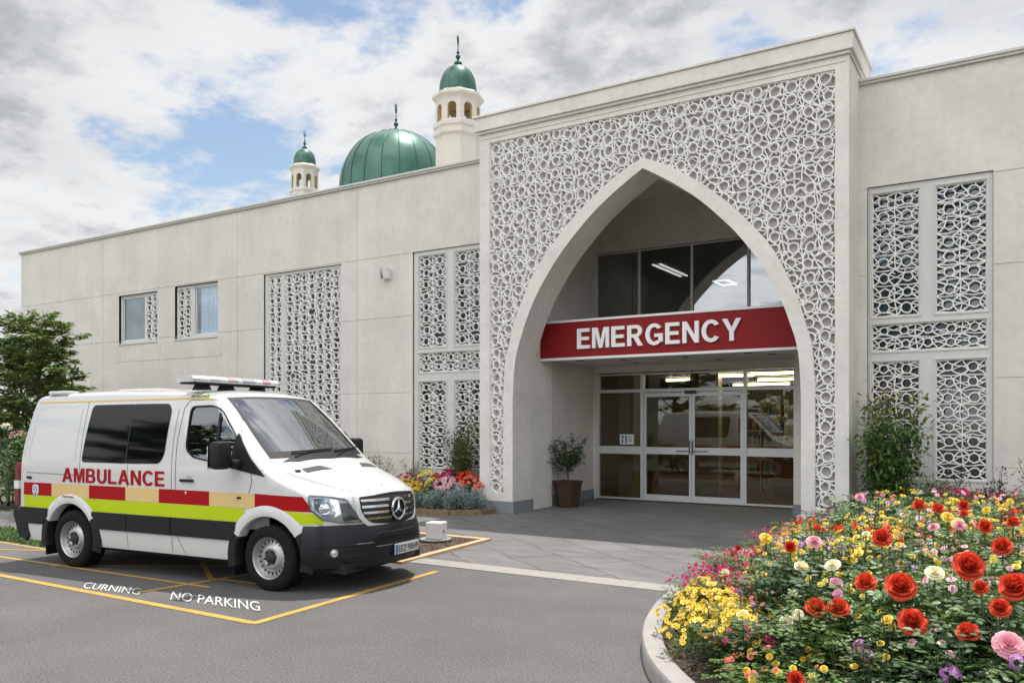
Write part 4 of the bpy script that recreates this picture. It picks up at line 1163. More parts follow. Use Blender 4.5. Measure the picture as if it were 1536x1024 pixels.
# seams
SEAMD = M('van_shut_line', (.05,.05,.05), .7)
def seam(pts, w=.008, side='side', mat=SEAM, name='panel_gap', off=.0025, parent=None):
    m = MB(); P = []
    dd = []
    for k in range(len(pts)-1):
        a, b = Vector(pts[k]), Vector(pts[k+1]); n = max(1, int((b-a).length/.02))
        for q in range(n): dd.append(a.lerp(b, q/n))
    dd.append(Vector(pts[-1]))
    for p in dd:
        if side == 'side': o, d = (p.x, -2, p.y), (0, 1, 0)
        elif side == 'far': o, d = (p.x, VW+2, p.y), (0, -1, 0)
        elif side == 'front': o, d = (3, p.x, p.y), (-1, 0, 0)
        else: o, d = (p.x, p.y, 4), (0, 0, -1)
        h, n = hit(o, d)
        if h is None: continue
        P.append((h+n*off, n))
    base = len(m.v)
    for k in range(len(P)):
        t = (P[min(k+1, len(P)-1)][0]-P[max(k-1, 0)][0]).normalized(); s = t.cross(P[k][1]).normalized()*w/2
        m.v += [tuple(P[k][0]-s), tuple(P[k][0]+s)]
    for k in range(len(P)-1): m.face((base+2*k, base+2*k+2, base+2*k+3, base+2*k+1))
    return finish(m, name, mat, parent or body, True)
seam([(-2.90,.8),(-2.895,1.2),(-2.87,1.95)], .006)
seam([(-2.075,.30),(-2.07,1.24)], .006); 
seam([(-1.36,.30),(-1.37,1.5),(-1.35,1.86)], .007)
seam([(-1.30,.52),(-1.31,1.5),(-1.27,1.87),(-1.20,1.955),(-.86,1.962),(-.70,1.91),(-.52,1.73),(-.24,1.33),(-.20,1.10),(-.26,.93),(-.47,.68)], .009)
seam([(-1.29,.5),(-1.16,.29)], .007)
seam([(-3.88,1.105),(-2.93,1.095)], .014, mat=M('rail_shadow', (.30,.30,.29), .6), name='door_rail')
seam([(-.17,1.18),(.06,1.285)], .005)
# pressed panel outline behind
pan = rounded([(-3.76,1.90),(-2.96,1.905),(-2.99,1.25),(-3.86,1.235)], .08)
seam(pan+[pan[0]], .016, mat=M('press_line', (.56,.555,.54), .35, coat=.6), name='pressed_panel', off=.002)
# side glazing
sg1 = rounded([(-2.78,1.915),(-2.86,1.25),(-2.105,1.25),(-2.085,1.92)], [.06,.05,.01,.01])
sg2 = rounded([(-2.075,1.92),(-2.095,1.25),(-1.56,1.26),(-1.49,1.36),(-1.46,1.84),(-1.51,1.92)], [.01,.01,.06,.06,.06,.05])
for sd_ in ('side', 'far'):
    for q in (sg1, sg2): skin('side_window', [q], VGL, amb, .006, .12, sd_, thick=.010)
    # cab door glass and its rubber
    ring = skin('window_rubber', [dw, dwi], BLK, amb, .006, None, sd_, thick=.012)
    g_ = skin('door_window', [dwi], glassmat('cab_side_glass_'+sd_, (.30,.34,.33), .09), amb, -.006, .1, sd_, thick=.004)
    skin('window_divider', [[(-.735,1.87),(-.70,1.86),(-.695,1.275),(-.73,1.28)]], BLK, ring, .004, None, sd_, thick=.012)
    skin('mirror_base', [[(-.44,1.60),(-.22,1.335),(-.02,1.16),(-.30,1.205),(-.52,1.24),(-.50,1.3),(-.47,1.45)]], BLK, amb, .012, .06, sd_, thick=.02)
# windscreen: curved glass sheet
m_ = MB(); cols = [(-1, q) for q in range(9, 0, -1)]+[(1, q) for q in range(0, 10)]
for k in range(K0-1, K1+2):
    for (sg_, q) in cols: r_ = RIBS[k][q]; m_.v.append((r_[0]-.002, VH+sg_*r_[1], r_[2]-.002))
nc = len(cols)
for j in range(K1+2-K0):
    for i in range(nc-1): m_.face((j*nc+i, j*nc+i+1, (j+1)*nc+i+1, (j+1)*nc+i))
ws = finish(m_, 'windscreen', glassmat('windscreen_glass', (.34,.42,.40), .26), amb)
m_ = MB()
def rp(k, q, sg_, off=.004):
    r_ = RIBS[k][q]; n_ = hit((3, VH+sg_*min(r_[1], .7), r_[2]), (-1, 0, 0))[1] or Vector((1,0,0)); return (r_[0]+n_.x*off, VH+sg_*r_[1]+n_.y*off, r_[2]+n_.z*off)
def lerp3(a, b, t): return tuple(a[c]+(b[c]-a[c])*t for c in range(3))
for sg_ in (1, -1):
    for k in range(K0-1, K1+1):
        a1, b1 = rp(k, 8, sg_), rp(k+1, 8, sg_); a0, b0 = lerp3(a1, rp(k, 7, sg_), .45), lerp3(b1, rp(k+1, 7, sg_), .45)
        a2, b2 = lerp3(a1, rp(k, 9, sg_), .25), lerp3(b1, rp(k+1, 9, sg_), .25)
        m_.quad(a0, b0, b2, a2)
for (k0_, k1_, t0_, t1_) in ((K0-1, K0+1, 0, .8), (K1, K1+1, .2, 1.)):
    for i in range(nc-1):
        (s0, q0), (s1, q1) = cols[i], cols[i+1]
        if max(q0, q1) > 8: continue
        p00, p01 = rp(k0_, q0, s0, .0045), rp(k0_, q1, s1, .0045); p10, p11 = rp(k1_, q0, s0, .0045), rp(k1_, q1, s1, .0045)
        m_.quad(lerp3(p00, p10, t0_), lerp3(p01, p11, t0_), lerp3(p01, p11, t1_), lerp3(p00, p10, t1_))
finish(m_, 'windscreen_rubber', BLK, ws)
# cowl grille and wipers
skin('cowl', [[(-.02,.24),(-.02,VW-.24),(.05,VW-.42),(.085,VH),(.05,.42)]], BLK, amb, .006, .08, 'top')
for (ya, yb, xb) in ((.42, 1.02, .0), (1.05, 1.66, -.0)):
    m_ = MB(); P_ = []
    for k in range(9):
        y = ya+(yb-ya)*k/8; z = 1.385+.02*k/8
        p, n = hit((3, y, z), (-1, 0, 0)); P_.append(p+n*.022)
    m_.tube(P_, .009, 6); p0, n = hit((3, ya, 1.34), (-1,0,0)); m_.tube([p0+n*.01, P_[4]], .008, 6)
    finish(m_, 'wiper', BLK, amb)
# bonnet shut lines, vents
seam([(.02,.13),(.25,.19),(.45,.255),(.62,.34),(.74,.44)], .011, 'top', off=.009, mat=SEAMD)
seam([(.02,VW-.13),(.25,VW-.19),(.45,VW-.255),(.62,VW-.34),(.74,VW-.44)], .011, 'top', off=.009, mat=SEAMD)
MESHV = M('vent_mesh', (.03,.03,.032), .6, bump=.6, bs=180)
for s_ in (1, -1):
    Y_ = (lambda y: VH+s_*(y-VH))
    skin('bonnet_vent', [[(.17,Y_(.33)),(.25,Y_(.33)),(.30,Y_(.66)),(.20,Y_(.58))]], MESHV, amb, .006, .06, 'top')
m_ = MB(); p, n = hit((.17,.27,4),(0,0,-1)); m_.lathe([(.0,.012),(.028,.012),(.034,.0)], 16, tuple(p)); finish(m_, 'washer_jet', BLK, amb)
m_ = MB(); p, n = hit((.74,VH,4),(0,0,-1)); m_.lathe([(.0,.006),(.014,.006),(.018,.0)], 16, tuple(p)); finish(m_, 'bonnet_badge', CHR, amb)
# grille: white surround, black field, chrome bars
gs0 = rounded([(.40,.975),(VH,1.005),(VW-.40,.975),(VW-.395,.78),(VW-.50,.645),(VH,.595),(.50,.645),(.395,.78)], [.03,.2,.03,.06,.08,.2,.08,.06])
gi = rounded([(.44,.945),(VH,.970),(VW-.44,.945),(VW-.44,.79),(VW-.53,.685),(VH,.645),(.53,.685),(.44,.79)], [.03,.2,.03,.06,.06,.2,.06,.06])
gr = skin('grille', [gi], M('grille_black', (.012,.012,.013), .5), amb, .004, .06, 'front')
skin('grille_surround', [gs0, gi], WHITE, gr, .022, None, 'front', thick=.03)
for (za, w0, w1) in ((.905,.455,.455), (.845,.455,.455), (.785,.465,.465), (.725,.50,.50)):
    for (c0, c1) in ((w0, VH-.10), (VH+.10, VW-w1)):
        skin('grille_bar', [[(c0,za-.010+.004),(c1,za-.010),(c1,za+.014),(c0,za+.014+.004)]], CHR, gr, .020, .08, 'front', thick=.02)
        skin('grille_bar', [[(c0,za-.034),(c1,za-.034),(c1,za-.013),(c0,za-.013)]], M('grille_bar_black_%d_%d' % (za*1000, c0*100), (.02,.02,.022), .35), gr, .016, .08, 'front', thick=.018)
# star emblem
ex = hit((3, VH, .81), (-1,0,0))[0].x+.035
m_ = MB(); nseg = 36
m_.lathe([(.098,.0),(.098,.012),(.110,.018),(.122,.012),(.122,.0)], nseg, (ex,VH,.81), 'x')
for k in range(3):
    a = rad(90+120*k); t = (math.cos(a), math.sin(a)); s_ = (-t[1], t[0])
    for z0_, z1_ in ((.004, .020),):
        A = (ex+z1_, VH+t[0]*.004, .81+t[1]*.004)
        tip = (ex+.008, VH+t[0]*.104, .81+t[1]*.104)
        l = (ex+.004, VH+s_[0]*.020, .81+s_[1]*.020); r = (ex+.004, VH-s_[0]*.020, .81-s_[1]*.020)
        m_.quad((ex+.022, VH, .81), l, tip); m_.quad((ex+.022, VH, .81), tip, r)
finish(m_, 'star_emblem', CHR, gr, False)
m_ = MB(); m_.lathe([(.0,-.004),(.125,-.004),(.125,-.03)], nseg, (ex,VH,.81), 'x'); finish(m_, 'emblem_plate', BLK, gr, False)
# headlights (pressed on from the front, wrapping round the corner)
HLG = M('headlight_lens', (.30,.34,.37), .05, metal=.55, coat=1.)
HLD = M('headlight_dark', (.03,.035,.04), .15, coat=1.)
for s_ in (1, -1):
    sd_ = 'side' if s_ > 0 else 'far'
    def diag(u, v, s_=s_):
        # u: 0..1 from side edge to grille edge ; map to plan angle
        ang = rad(22+u*62)      # direction outwards measured from side normal toward the front
        c = Vector((.18, .60, v)); d = Vector((math.sin(ang), -math.cos(ang), 0))
        o = c+d*3
        p, n = hit((o.x, o.y if s_ > 0 else VW-o.y, o.z), (-d.x, -d.y if s_ > 0 else d.y, 0)); return p, n
    def hl(name, outl, mat, parent, off, grid=.06, thick=.02):
        vs, fs = cdt(outl, grid); m = MB()
        for (u, v) in vs:
            p, n = diag(u, v); m.v.append(tuple(p+n*off))
        for f in fs: m.face(f)
        for o_ in outl:
            j = len(m.v); k_ = len(o_)
            for (u, v) in o_:
                p, n = diag(u, v); m.v += [tuple(p+n*off), tuple(p+n*(off-thick))]
            for q in range(k_): w2 = (q+1) % k_; m.face((j+2*q, j+2*w2, j+2*w2+1, j+2*q+1))
        return finish(m, name, mat, parent)
    ho = rounded([(.12,.985),(.45,.965),(.70,.935),(.78,.83),(.90,.70),(.62,.70),(.30,.745),(.14,.86)], [.02,.1,.05,.05,.03,.05,.05,.04])
    H_ = hl('headlight', [ho], HLG, amb, .012)
    hi_ = [(.5+(u-.5)*.93, .84+(v-.84)*.90) for u, v in ho]
    hl('headlight_rim', [ho, hi_], M('headlight_rim_%d' % s_, (.10,.12,.13), .2, metal=.5, coat=1.), H_, .018, None)
    hl('reflector_shade', [rounded([(.58,.90),(.72,.90),(.84,.73),(.62,.72)], .02)], HLD, H_, .016, .1)
    hl('reflector_facet', [rounded([(.20,.95),(.36,.95),(.30,.80),(.22,.84)], .02)], M('facet_grey_%d' % s_, (.12,.16,.18), .1, metal=.8), H_, .016, .1)
    hl('reflector_facet', [[(.44,.94),(.56,.93),(.60,.80),(.50,.76)]], CHR, H_, .0165, .1)
    p, n = diag(.36, .855); m_ = MB()
    m_.lathe([(.0,.02),(.03,.018),(.05,.012),(.058,.022),(.066,.0)], 20, (0,0,0))
    q = n.to_track_quat('Z', 'Y').to_matrix().to_4x4(); q.translation = p+n*.010
    m_.v = [tuple(q @ Vector(v)) for v in m_.v]; finish(m_, 'headlamp_bulb', CHR, H_)
# bumper: swept band following the nose
def nose_pt(t, z):
    """t 0..1 from the near wheel arch round the nose to the far arch"""
    ang = rad(4+t*172); c = Vector((.12, VH, z)); d = Vector((math.sin(ang), -math.cos(ang), 0))
    o = c+d*4; p, n = hit(o, -d); return p, Vector((n.x, n.y, 0)).normalized()
def bumper_band(name, secs, mat, parent, t0=.0, t1=1., n=60, close=True):
    m = MB(); k_ = len(secs)
    for i in range(n+1):
        t = t0+(t1-t0)*i/n
        for (z, off) in secs:
            zz = z
            edge = min(t, 1-t)
            p, nn_ = nose_pt(t, max(.31, min(zz, .95))); q = p+nn_*off
            m.v.append((q.x, q.y, zz))
    for i in range(n):
        for q in range(k_-1): m.face((i*k_+q, (i+1)*k_+q, (i+1)*k_+q+1, i*k_+q+1))
    if close:
        m.face([q for q in range(k_)]); m.face([n*k_+q for q in range(k_)][::-1])
    return finish(m, name, mat, parent, angle=28)
# t where the arch edge lies
def t_for_x(x):
    a, b = 0., .4
    for _ in range(30):
        c_ = (a+b)/2
        if nose_pt(c_, .5)[0].x < x: a = c_
        else: b = c_
    return a
ta = t_for_x(.44)
BUMP = M('bumper_charcoal', (.0105,.0115,.015), .48, spec=.35, var=.05, vs=10, bump=.04, bs=160)
bu = bumper_band('front_bumper', [(.685,-.01),(.68,.010),(.655,.026),(.60,.040),(.53,.052),(.46,.056),(.40,.060),(.345,.052),(.30,.040),(.255,.020),(.235,-.02),(.235,-.08)], BUMP, amb, ta, 1-ta)
# bumper top lip sweeping below grille
bumper_band('bumper_ridge', [(.50,.050),(.492,.062),(.476,.064),(.470,.052)], BUMP, bu, ta+.02, .98-ta)
# lower intake slot, fog lamps, plate
def bump_patch(name, pts, mat, off, parent, thick=.02, grid=.05):
    pts = dense(pts, .012); vs, fs = cdt([pts], grid); m = MB()
    for (t, z) in vs:
        p, nn_ = nose_pt(t, max(z, .31)); m.v.append(tuple(Vector((p.x, p.y, z))+nn_*off))
    for f in fs: m.face(f)
    j = len(m.v); k_ = len(pts)
    for (t, z) in pts:
        p, nn_ = nose_pt(t, max(z, .31)); a = Vector((p.x, p.y, z)); m.v += [tuple(a+nn_*off), tuple(a+nn_*(off-thick))]
    for q in range(k_): w2 = (q+1) % k_; m.face((j+2*q, j+2*w2, j+2*w2+1, j+2*q+1))
    return finish(m, name, mat, parent)
bump_patch('lower_intake', rounded([(.37,.585),(.63,.585),(.65,.53),(.635,.465),(.365,.465),(.35,.53)], .012), M('intake_black', (.004,.004,.004), .6), .062, bu)
for k in range(3): bump_patch('intake_bar', [(.36,.490+k*.026),(.64,.490+k*.026),(.64,.498+k*.026),(.36,.498+k*.026)], BLK, .068, bu)
bump_patch('intake_trim', [(.36,.446),(.64,.446),(.64,.455),(.36,.455)], M('trim_grey', (.2,.2,.21), .4), .066, bu)
for s_ in (0, 1):
    f_ = (lambda t: t) if s_ == 0 else (lambda t: 1-t)
    bump_patch('fog_recess', rounded([(f_(.155),.44),(f_(.175),.47),(f_(.30),.465),(f_(.335),.41),(f_(.31),.365),(f_(.17),.365)], .015), M('fog_recess_%d' % s_, (.008,.008,.009), .5), .0635, bu, .004)
    bump_patch('fog_fin', rounded([(f_(.235),.43),(f_(.30),.43),(f_(.315),.405),(f_(.235),.39)], .008), BUMP, .070, bu, .01)
    p, nn_ = nose_pt(f_(.20), .42); p = Vector((p.x, p.y, .415))+nn_*.060
    m_ = MB(); m_.lathe([(.0,.022),(.025,.018),(.032,.012),(.036,.018),(.044,.0)], 20, (0,0,0)); q = nn_.to_track_quat('Z','Y').to_matrix().to_4x4(); q.translation = p
    m_.v = [tuple(q @ Vector(v)) for v in m_.v]; finish(m_, 'fog_lamp', M('fog_lens_%d' % s_, (.55,.56,.55), .15, metal=.6, coat=1.), bu)
# number plate
pc, pn = nose_pt(.525, .40); px_ = pc.x+.085
np_ = thing('x', (0,0,0), None, None) if False else None
m_ = MB(); PY0, PY1, PZ0, PZ1 = VH-.13, VH+.31, .335, .445
m_.bbox(px_-.012, px_, PY0, PY1, PZ0, PZ1, .004); plate = finish(m_, 'number_plate', M('plate_silver', (.55,.57,.55), .35, var=.05), bu, False)
m_ = MB(); m_.box(px_, px_+.002, PY0+.006, PY0+.04, PZ0+.006, PZ1-.006); finish(m_, 'plate_band', M('plate_blue', (.03,.14,.42), .4), plate, False)
tv, tf = text_mesh('EEZ·98H9', 1., .01)
a_ = min(v[0] for v in tv); b_ = max(v[0] for v in tv); hh = max(v[1] for v in tv); m_ = MB()
for v in tv: m_.v.append((px_+.003, PY0+.055+(v[0]-a_)/(b_-a_)*(PY1-PY0-.07), PZ0+.022+v[1]/hh*.066))
for f in tf: m_.face(f)
finish(m_, 'plate_lettering', M('plate_black', (.05,.05,.055), .5), plate, False)
m_ = MB(); m_.box(px_-.07, px_-.013, PY0-.01, PY1+.01, PZ0-.008, PZ1+.008); finish(m_, 'plate_holder', BLK, bu, False)
# side bands, sills, flares
for sd_ in ('side', 'far'):
    band = rounded([(-2.60,.685),(-.40,.685),(-.40,.49),(-2.60,.49)], .01)
    skin('side_moulding', [rect(-2.66,-2.075,.49,.682)], BLK, amb, .020, .08, sd_, EX_, .03)
    skin('side_moulding', [rect(-2.065,-1.37,.49,.682)], BLK, amb, .020, .08, sd_, EX_, .03)
    skin('side_moulding', [rect(-1.355,-.42,.49,.682)], BLK, amb, .020, .08, sd_, EX_, .03)
    skin('side_moulding', [rect(-3.98,-3.46,.49,.682)], BLK, amb, .020, .08, sd_, EX_, .03)
    for wx in (FWX, RWX):
        fl = MB(); n_ = 40
        for k in range(n_+1):
            a = rad(-14+208*k/n_); ca, sa = math.cos(a), math.sin(a)
            for (r, y) in ((.415,.10),(.416,.0),(.424,-.014),(.450,-.018),(.52,-.010),(.546,.008)):
                if sd_ == 'far': yy = VW-y
                else: yy = y
                x = wx+r*ca; z = AZ+r*sa
                if x > .1: yy += (side_in(x, .6)*.9 if sd_ == 'side' else -side_in(x, .6)*.9)
                fl.v.append((x, yy, z))
        for k in range(n_):
            a = -14+208*(k+.5)/n_
            fl.cur = 0 if 34 < a < 150 else 1
            for q in range(5): fl.face((k*6+q, (k+1)*6+q, (k+1)*6+q+1, k*6+q+1))
        finish(fl, 'wheel_arch', [WHITE, BLK], amb)
# rear bumper and tail light
m_ = MB()
m_.prism([(-4.02,.64),(-3.93,.66),(-3.88,.62),(-3.82,.34),(-3.88,.28),(-4.0,.31),(-4.09,.50),(-4.13,.60),(-4.10,.64)], 'y', -.012, VW+.012)
finish(m_, 'rear_bumper', BLK, amb, angle=30)
skin('lower_corner', [rounded([(-3.86,.47),(-3.50,.47),(-3.54,.30),(-3.80,.30)], .02)], WHITE, body, .004, .08, 'side')
TL = M('tail_light_red', (.16,.006,.008), .15, coat=1.)
for s_ in (0, 1):
    y0, y1 = (-.003, .16) if s_ == 0 else (VW-.16, VW+.003)
    m_ = MB(); m_.prism([(-4.085,1.22),(-4.05,1.16),(-4.035,.98),(-4.04,.70),(-4.115,.70),(-4.11,1.0)], 'y', y0, y1); tl = finish(m_, 'tail_light', TL, amb, angle=30)
    m_ = MB(); m_.prism([(-4.117,1.0),(-4.03,1.0),(-4.025,.90),(-4.12,.90)], 'y', y0-.004, y1+.004); finish(m_, 'reverse_lens', M('lens_white_%d' % s_, (.7,.7,.7), .2), tl, False)
# wheels
def wheel(x, near):
    t = MB()
    tyre = [(.205,.0),(.215,-.012),(.25,-.022),(.29,-.020),(.318,-.008),(.334,.010),(.340,.04),(.340,.18),(.33,.205),(.30,.22),(.22,.22),(.20,.20)]
    yb = .035
    def Y_(h): return (yb+h) if near else (VW-yb-h)
    t.lathe([(r, Y_(h)) for r, h in catmull(tyre, 3)], 56, (x, 0, .335), 'y')
    for k in range(56):
        if k % 1 == 0:
            a = 2*pi*k/56
            for (h0, h1) in ((.02,.07),(.15,.20)):
                c_, s_ = math.cos(a), math.sin(a); r0, r1 = .336, .343
                t2 = (-s_, c_); w2 = .012
                pts = []
                for rr in (r0, r1):
                    for hh_ in (h0, h1):
                        for ww in (-w2, w2): pts.append((x+c_*rr+t2[0]*ww, Y_(hh_), .335+s_*rr+t2[1]*ww))
                i = len(t.v); t.v += pts
                for f in ((4,5,7,6),(0,4,6,2),(1,3,7,5),(0,1,5,4),(2,6,7,3)): t.face(tuple(i+q for q in f))
    wo = finish(t, 'wheel', RUB, amb, angle=30)
    r_ = MB()
    rim = [(.213,.20),(.212,.012),(.220,-.006),(.214,-.012),(.206,-.006),(.200,.010),(.190,.030),(.178,.050),(.165,.052),(.150,.048),(.135,.036),(.115,.020),(.098,.014),(.082,.016),(.070,.030),(.058,.032)]
    r_.lathe([(r, Y_(h)) for r, h in rim], 56, (x, 0, .335), 'y'); ro = finish(r_, 'rim', RIM, wo, angle=35)
    s_ = MB(); 
    for k in range(20):
        a = 2*pi*k/20; c_, sn_ = math.cos(a), math.sin(a); pts = []
        for q in range(10):
            b = 2*pi*q/10; rr = .166+.017*math.cos(b); tt = .0105*math.sin(b); pts.append((x+c_*rr-sn_*tt, Y_(.0475-.004*0), .335+sn_*rr+c_*tt))
        i = len(s_.v); s_.v += pts; s_.face(tuple(range(i, i+10)))
    s_.v = [(p[0], p[1]-(.001 if near else -.001), p[2]) for p in s_.v]
    finish(s_, 'rim_slots', RIMD, ro, False)
    h_ = MB(); h_.lathe([(r, Y_(h)) for r, h in ((.060,.034),(.058,.014),(.045,.004),(.030,.0),(.001,.0))], 24, (x, 0, .335), 'y')
    for k in range(6):
        a = 2*pi*k/6+.2; h_.lathe([(r, Y_(h)) for r, h in ((.011,.02),(.011,.004),(.001,.002))], 8, (x+.072*math.cos(a), 0, .335+.072*math.sin(a)), 'y')
    finish(h_, 'hub', RIMD, ro, angle=30)
for x in (FWX, RWX):
    wheel(x, True); wheel(x, False)
# wheel-well liners are the cut faces of the body; underbody, mud flaps
m_ = MB(); m_.box(-3.9, .8, .25, VW-.25, .20, .30); finish(m_, 'underbody', M('underbody_black', (.01,.01,.01), .8), amb, False)
for x in (-.47, -3.53):
    for y in (.02, VW-.24):
        m_ = MB(); m_.box(x-.015, x, y, y+.22, .12, .42); finish(m_, 'mud_flap', BLK, amb, False)
# mirrors
for s_ in (0, 1):
    f = (lambda y: y) if s_ == 0 else (lambda y: VW-y)
    m_ = MB(); ya, yb = sorted((f(-.27), f(-.09)))
    m_.bbox(-.53, -.37, ya, yb, 1.235, 1.52, .04); mo = finish(m_, 'door_mirror', BLK, amb)
    m_ = MB(); ya, yb = sorted((f(-.105), f(.05))); m_.bbox(-.42, -.33, ya, yb, 1.235, 1.33, .03); finish(m_, 'mirror_arm', BLK, mo)
    m_ = MB(); ya, yb = sorted((f(-.275), f(-.125))); m_.bbox(-.537, -.529, ya, yb, 1.235, 1.47, .003); finish(m_, 'mirror_glass', CHR, mo)
# handles, fuel cap, lock
m_ = MB(); m_.bbox(-1.22, -1.02, -.028, -.008, 1.075, 1.105, .009); finish(m_, 'door_handle', BLK, amb)
m_ = MB(); m_.bbox(-3.86, -3.78, -.02, .005, 1.03, 1.06, .008); finish(m_, 'rear_handle', BLK, amb)
skin('handle_recess', [[(-1.10+.045*math.cos(2*pi*k/16), 1.115+.035*math.sin(2*pi*k/16)) for k in range(16)]], M('recess_grey', (.42,.42,.41), .4), body, .003, None)
m_ = MB(); m_.lathe([(.0,-.007),(.012,-.007),(.017,-.002)], 16, (-1.15, .0, .955), 'y'); finish(m_, 'lock', CHR, amb)
m_ = MB(); m_.bbox(-.40, -.345, -.016, .002, .925, .945, .006); finish(m_, 'side_indicator', BLK, amb)
m_ = MB(); m_.bbox(-3.17, -2.98, -.030, -.018, .835, .85, .005); finish(m_, 'arch_marker', M('amber_marker', (.30,.14,.05), .3), amb)
# roof light bar
lb = MB(); bx0, bx1, by0, by1 = -1.30, -1.06, .02, 1.32
LBZ = 2.15
lb.prism([(bx0,LBZ),(bx1,LBZ),(bx1+.005,LBZ+.035),(bx1-.03,LBZ+.07),(bx0+.03,LBZ+.07),(bx0-.005,LBZ+.035)], 'y', by0, by1)
LBM = M('lightbar_clear', (.56,.58,.59), .12, coat=1., var=.12, vs=9)
lo = finish(lb, 'light_bar', LBM, amb, False)
for (a, b, c_) in ((.52,.66,(.42,.33,.33)), (1.06,1.18,(.40,.24,.24)), (.74,.94,(.33,.33,.35)), (.26,.40,(.45,.46,.47))):
    m_ = MB(); m_.prism([(bx0-.008,LBZ+.012),(bx1+.008,LBZ+.012),(bx1+.012,LBZ+.036),(bx1-.028,LBZ+.073),(bx0+.028,LBZ+.073),(bx0-.012,LBZ+.036)], 'y', a, b)
    finish(m_, 'lens_section', M('lens_%d' % int(a*100), c_, .15, coat=1.), lo, False)
m_ = MB(); m_.box(bx0+.02, bx1-.02, by0+.02, by1-.02, LBZ-.022, LBZ-.001)
for y in (.25, .60, 1.08): m_.prism([(bx0+.05,LBZ-.022),(bx1-.05,LBZ-.022),(bx1-.01,LBZ-.08),(bx0+.01,LBZ-.08)], 'y', y-.04, y+.04)
finish(m_, 'mount', BLK, lo, False)
m_ = MB(); m_.bbox(-3.0, -2.3, .6, 1.3, 2.09, 2.125, .015); finish(m_, 'roof_hatch', WHITE, amb)
m_ = MB(); m_.bbox(-3.65, -3.3, .12, .30, 2.045, 2.095, .02); finish(m_, 'roof_vent', WHITE, amb)
# cab interior
LIN = M('cab_lining', (.10,.105,.10), .85)
m_ = MB()
m_.box(-1.34, -1.32, .08, VW-.08, .6, 1.6); m_.box(-1.341, -1.321, .23, VW-.23, 1.6, 1.98); m_.box(-1.32, .3, .1, VW-.1, .60, .62); m_.box(-1.32, -.90, .22, VW-.22, 1.985, 1.995)
for y0, y1 in ((.035,.045), (VW-.045, VW-.035)): m_.prism([(-1.3,.62),(.0,.62),(.0,1.10),(-.30,1.18),(-1.05,1.30),(-1.3,1.36)], 'y', y0, y1)
finish(m_, 'cab_lining', LIN, amb, False)
INT = M('cab_trim_grey', (.06,.065,.065), .7)
m_ = MB(); m_.prism([(-.38,.76),(-.06,.76),(-.03,1.20),(-.10,1.30),(-.34,1.285),(-.42,1.12)], 'y', .115, VW-.115); finish(m_, 'dashboard', M('dash_grey', (.11,.125,.12), .75), amb, False)
for y in (.45, 1.35):
    m_ = MB(); m_.bbox(-1.05, -.60, y-.24, y+.24, .78, 1.0, .06); m_.bbox(-1.14, -1.0, y-.23, y+.23, .9, 1.52, .06); m_.bbox(-1.13, -1.03, y-.12, y+.12, 1.55, 1.75, .04); finish(m_, 'seat', INT, amb)
m_ = MB(); n_ = 24
for k in range(n_):
    a0, a1 = 2*pi*k/n_, 2*pi*(k+1)/n_
    def sp_(a): return Vector((-.50, .47, 1.24))+Vector((math.sin(a)*.11, math.cos(a)*.19, math.sin(a)*.15))
    m_.tube([sp_(a0), sp_(a1)], .014, 6, False)
finish(m_, 'steering_wheel', BLK, amb)
m_ = MB(); m_.box(-.16,-.05,.32,.46,1.30,1.305); finish(m_, 'dash_permit', M('permit_yellow', (.65,.60,.30), .6), amb, False)
# ------------------------------------------------------------------ plants
def P_(n, c, **k):
    a = dict(rough=.45, transl=.22, randv=.28, spec=.4); a.update(k); return M(n, c, **a)
LEAF_ROSE = P_('rose_leaf', (.065,.115,.05), rough=.4)
LEAF_MID = P_('mid_leaf', (.095,.165,.04))
LEAF_LIGHT = P_('light_leaf', (.13,.20,.045))
LEAF_TREE = P_('tree_leaf', (.13,.19,.045), transl=.32)
LEAF_DARK = P_('dark_leaf', (.03,.055,.025))
LEAF_OLIVE = P_('olive_leaf', (.09,.12,.035))
LEAF_RED = P_('russet_leaf', (.16,.07,.03))
LEAF_BRONZE = P_('bronze_leaf', (.20,.15,.035))
LEAF_BLUE = P_('dusty_blue_leaf', (.30,.38,.37), randv=.2, rough=.7)
STEM = M('green_stem', (.05,.08,.025), .6)
BARK = M('bark', (.10,.075,.05), .9, var=.25, vs=18, bump=.5, bs=50)
PET = dict(r=P_('petal_red', (.72,.085,.038), randv=.12, rough=.5, spec=.2), s=P_('petal_scarlet', (.66,.05,.015), randv=.12, spec=.2), p=P_('petal_pink', (.78,.36,.42), randv=.1), l=P_('petal_pale_pink', (.74,.42,.50), randv=.1),
    v=P_('petal_violet', (.46,.20,.46), randv=.15), w=P_('petal_cream', (.80,.74,.50), randv=.06), y=P_('petal_yellow', (.74,.52,.05), randv=.14), o=P_('petal_orange', (.75,.27,.04), randv=.15),
    m=P_('petal_magenta', (.50,.03,.12), randv=.15), g=P_('petal_lemon', (.74,.60,.10), randv=.12), c=P_('petal_coral', (.74,.20,.13), randv=.15), k=M('flower_eye', (.05,.03,.01), .8))
def frame_of(d):
    d = d.normalized(); a = d.cross(Vector((0,0,1)) if abs(d.z) < .95 else Vector((1,0,0))).normalized(); return d, a, a.cross(d)
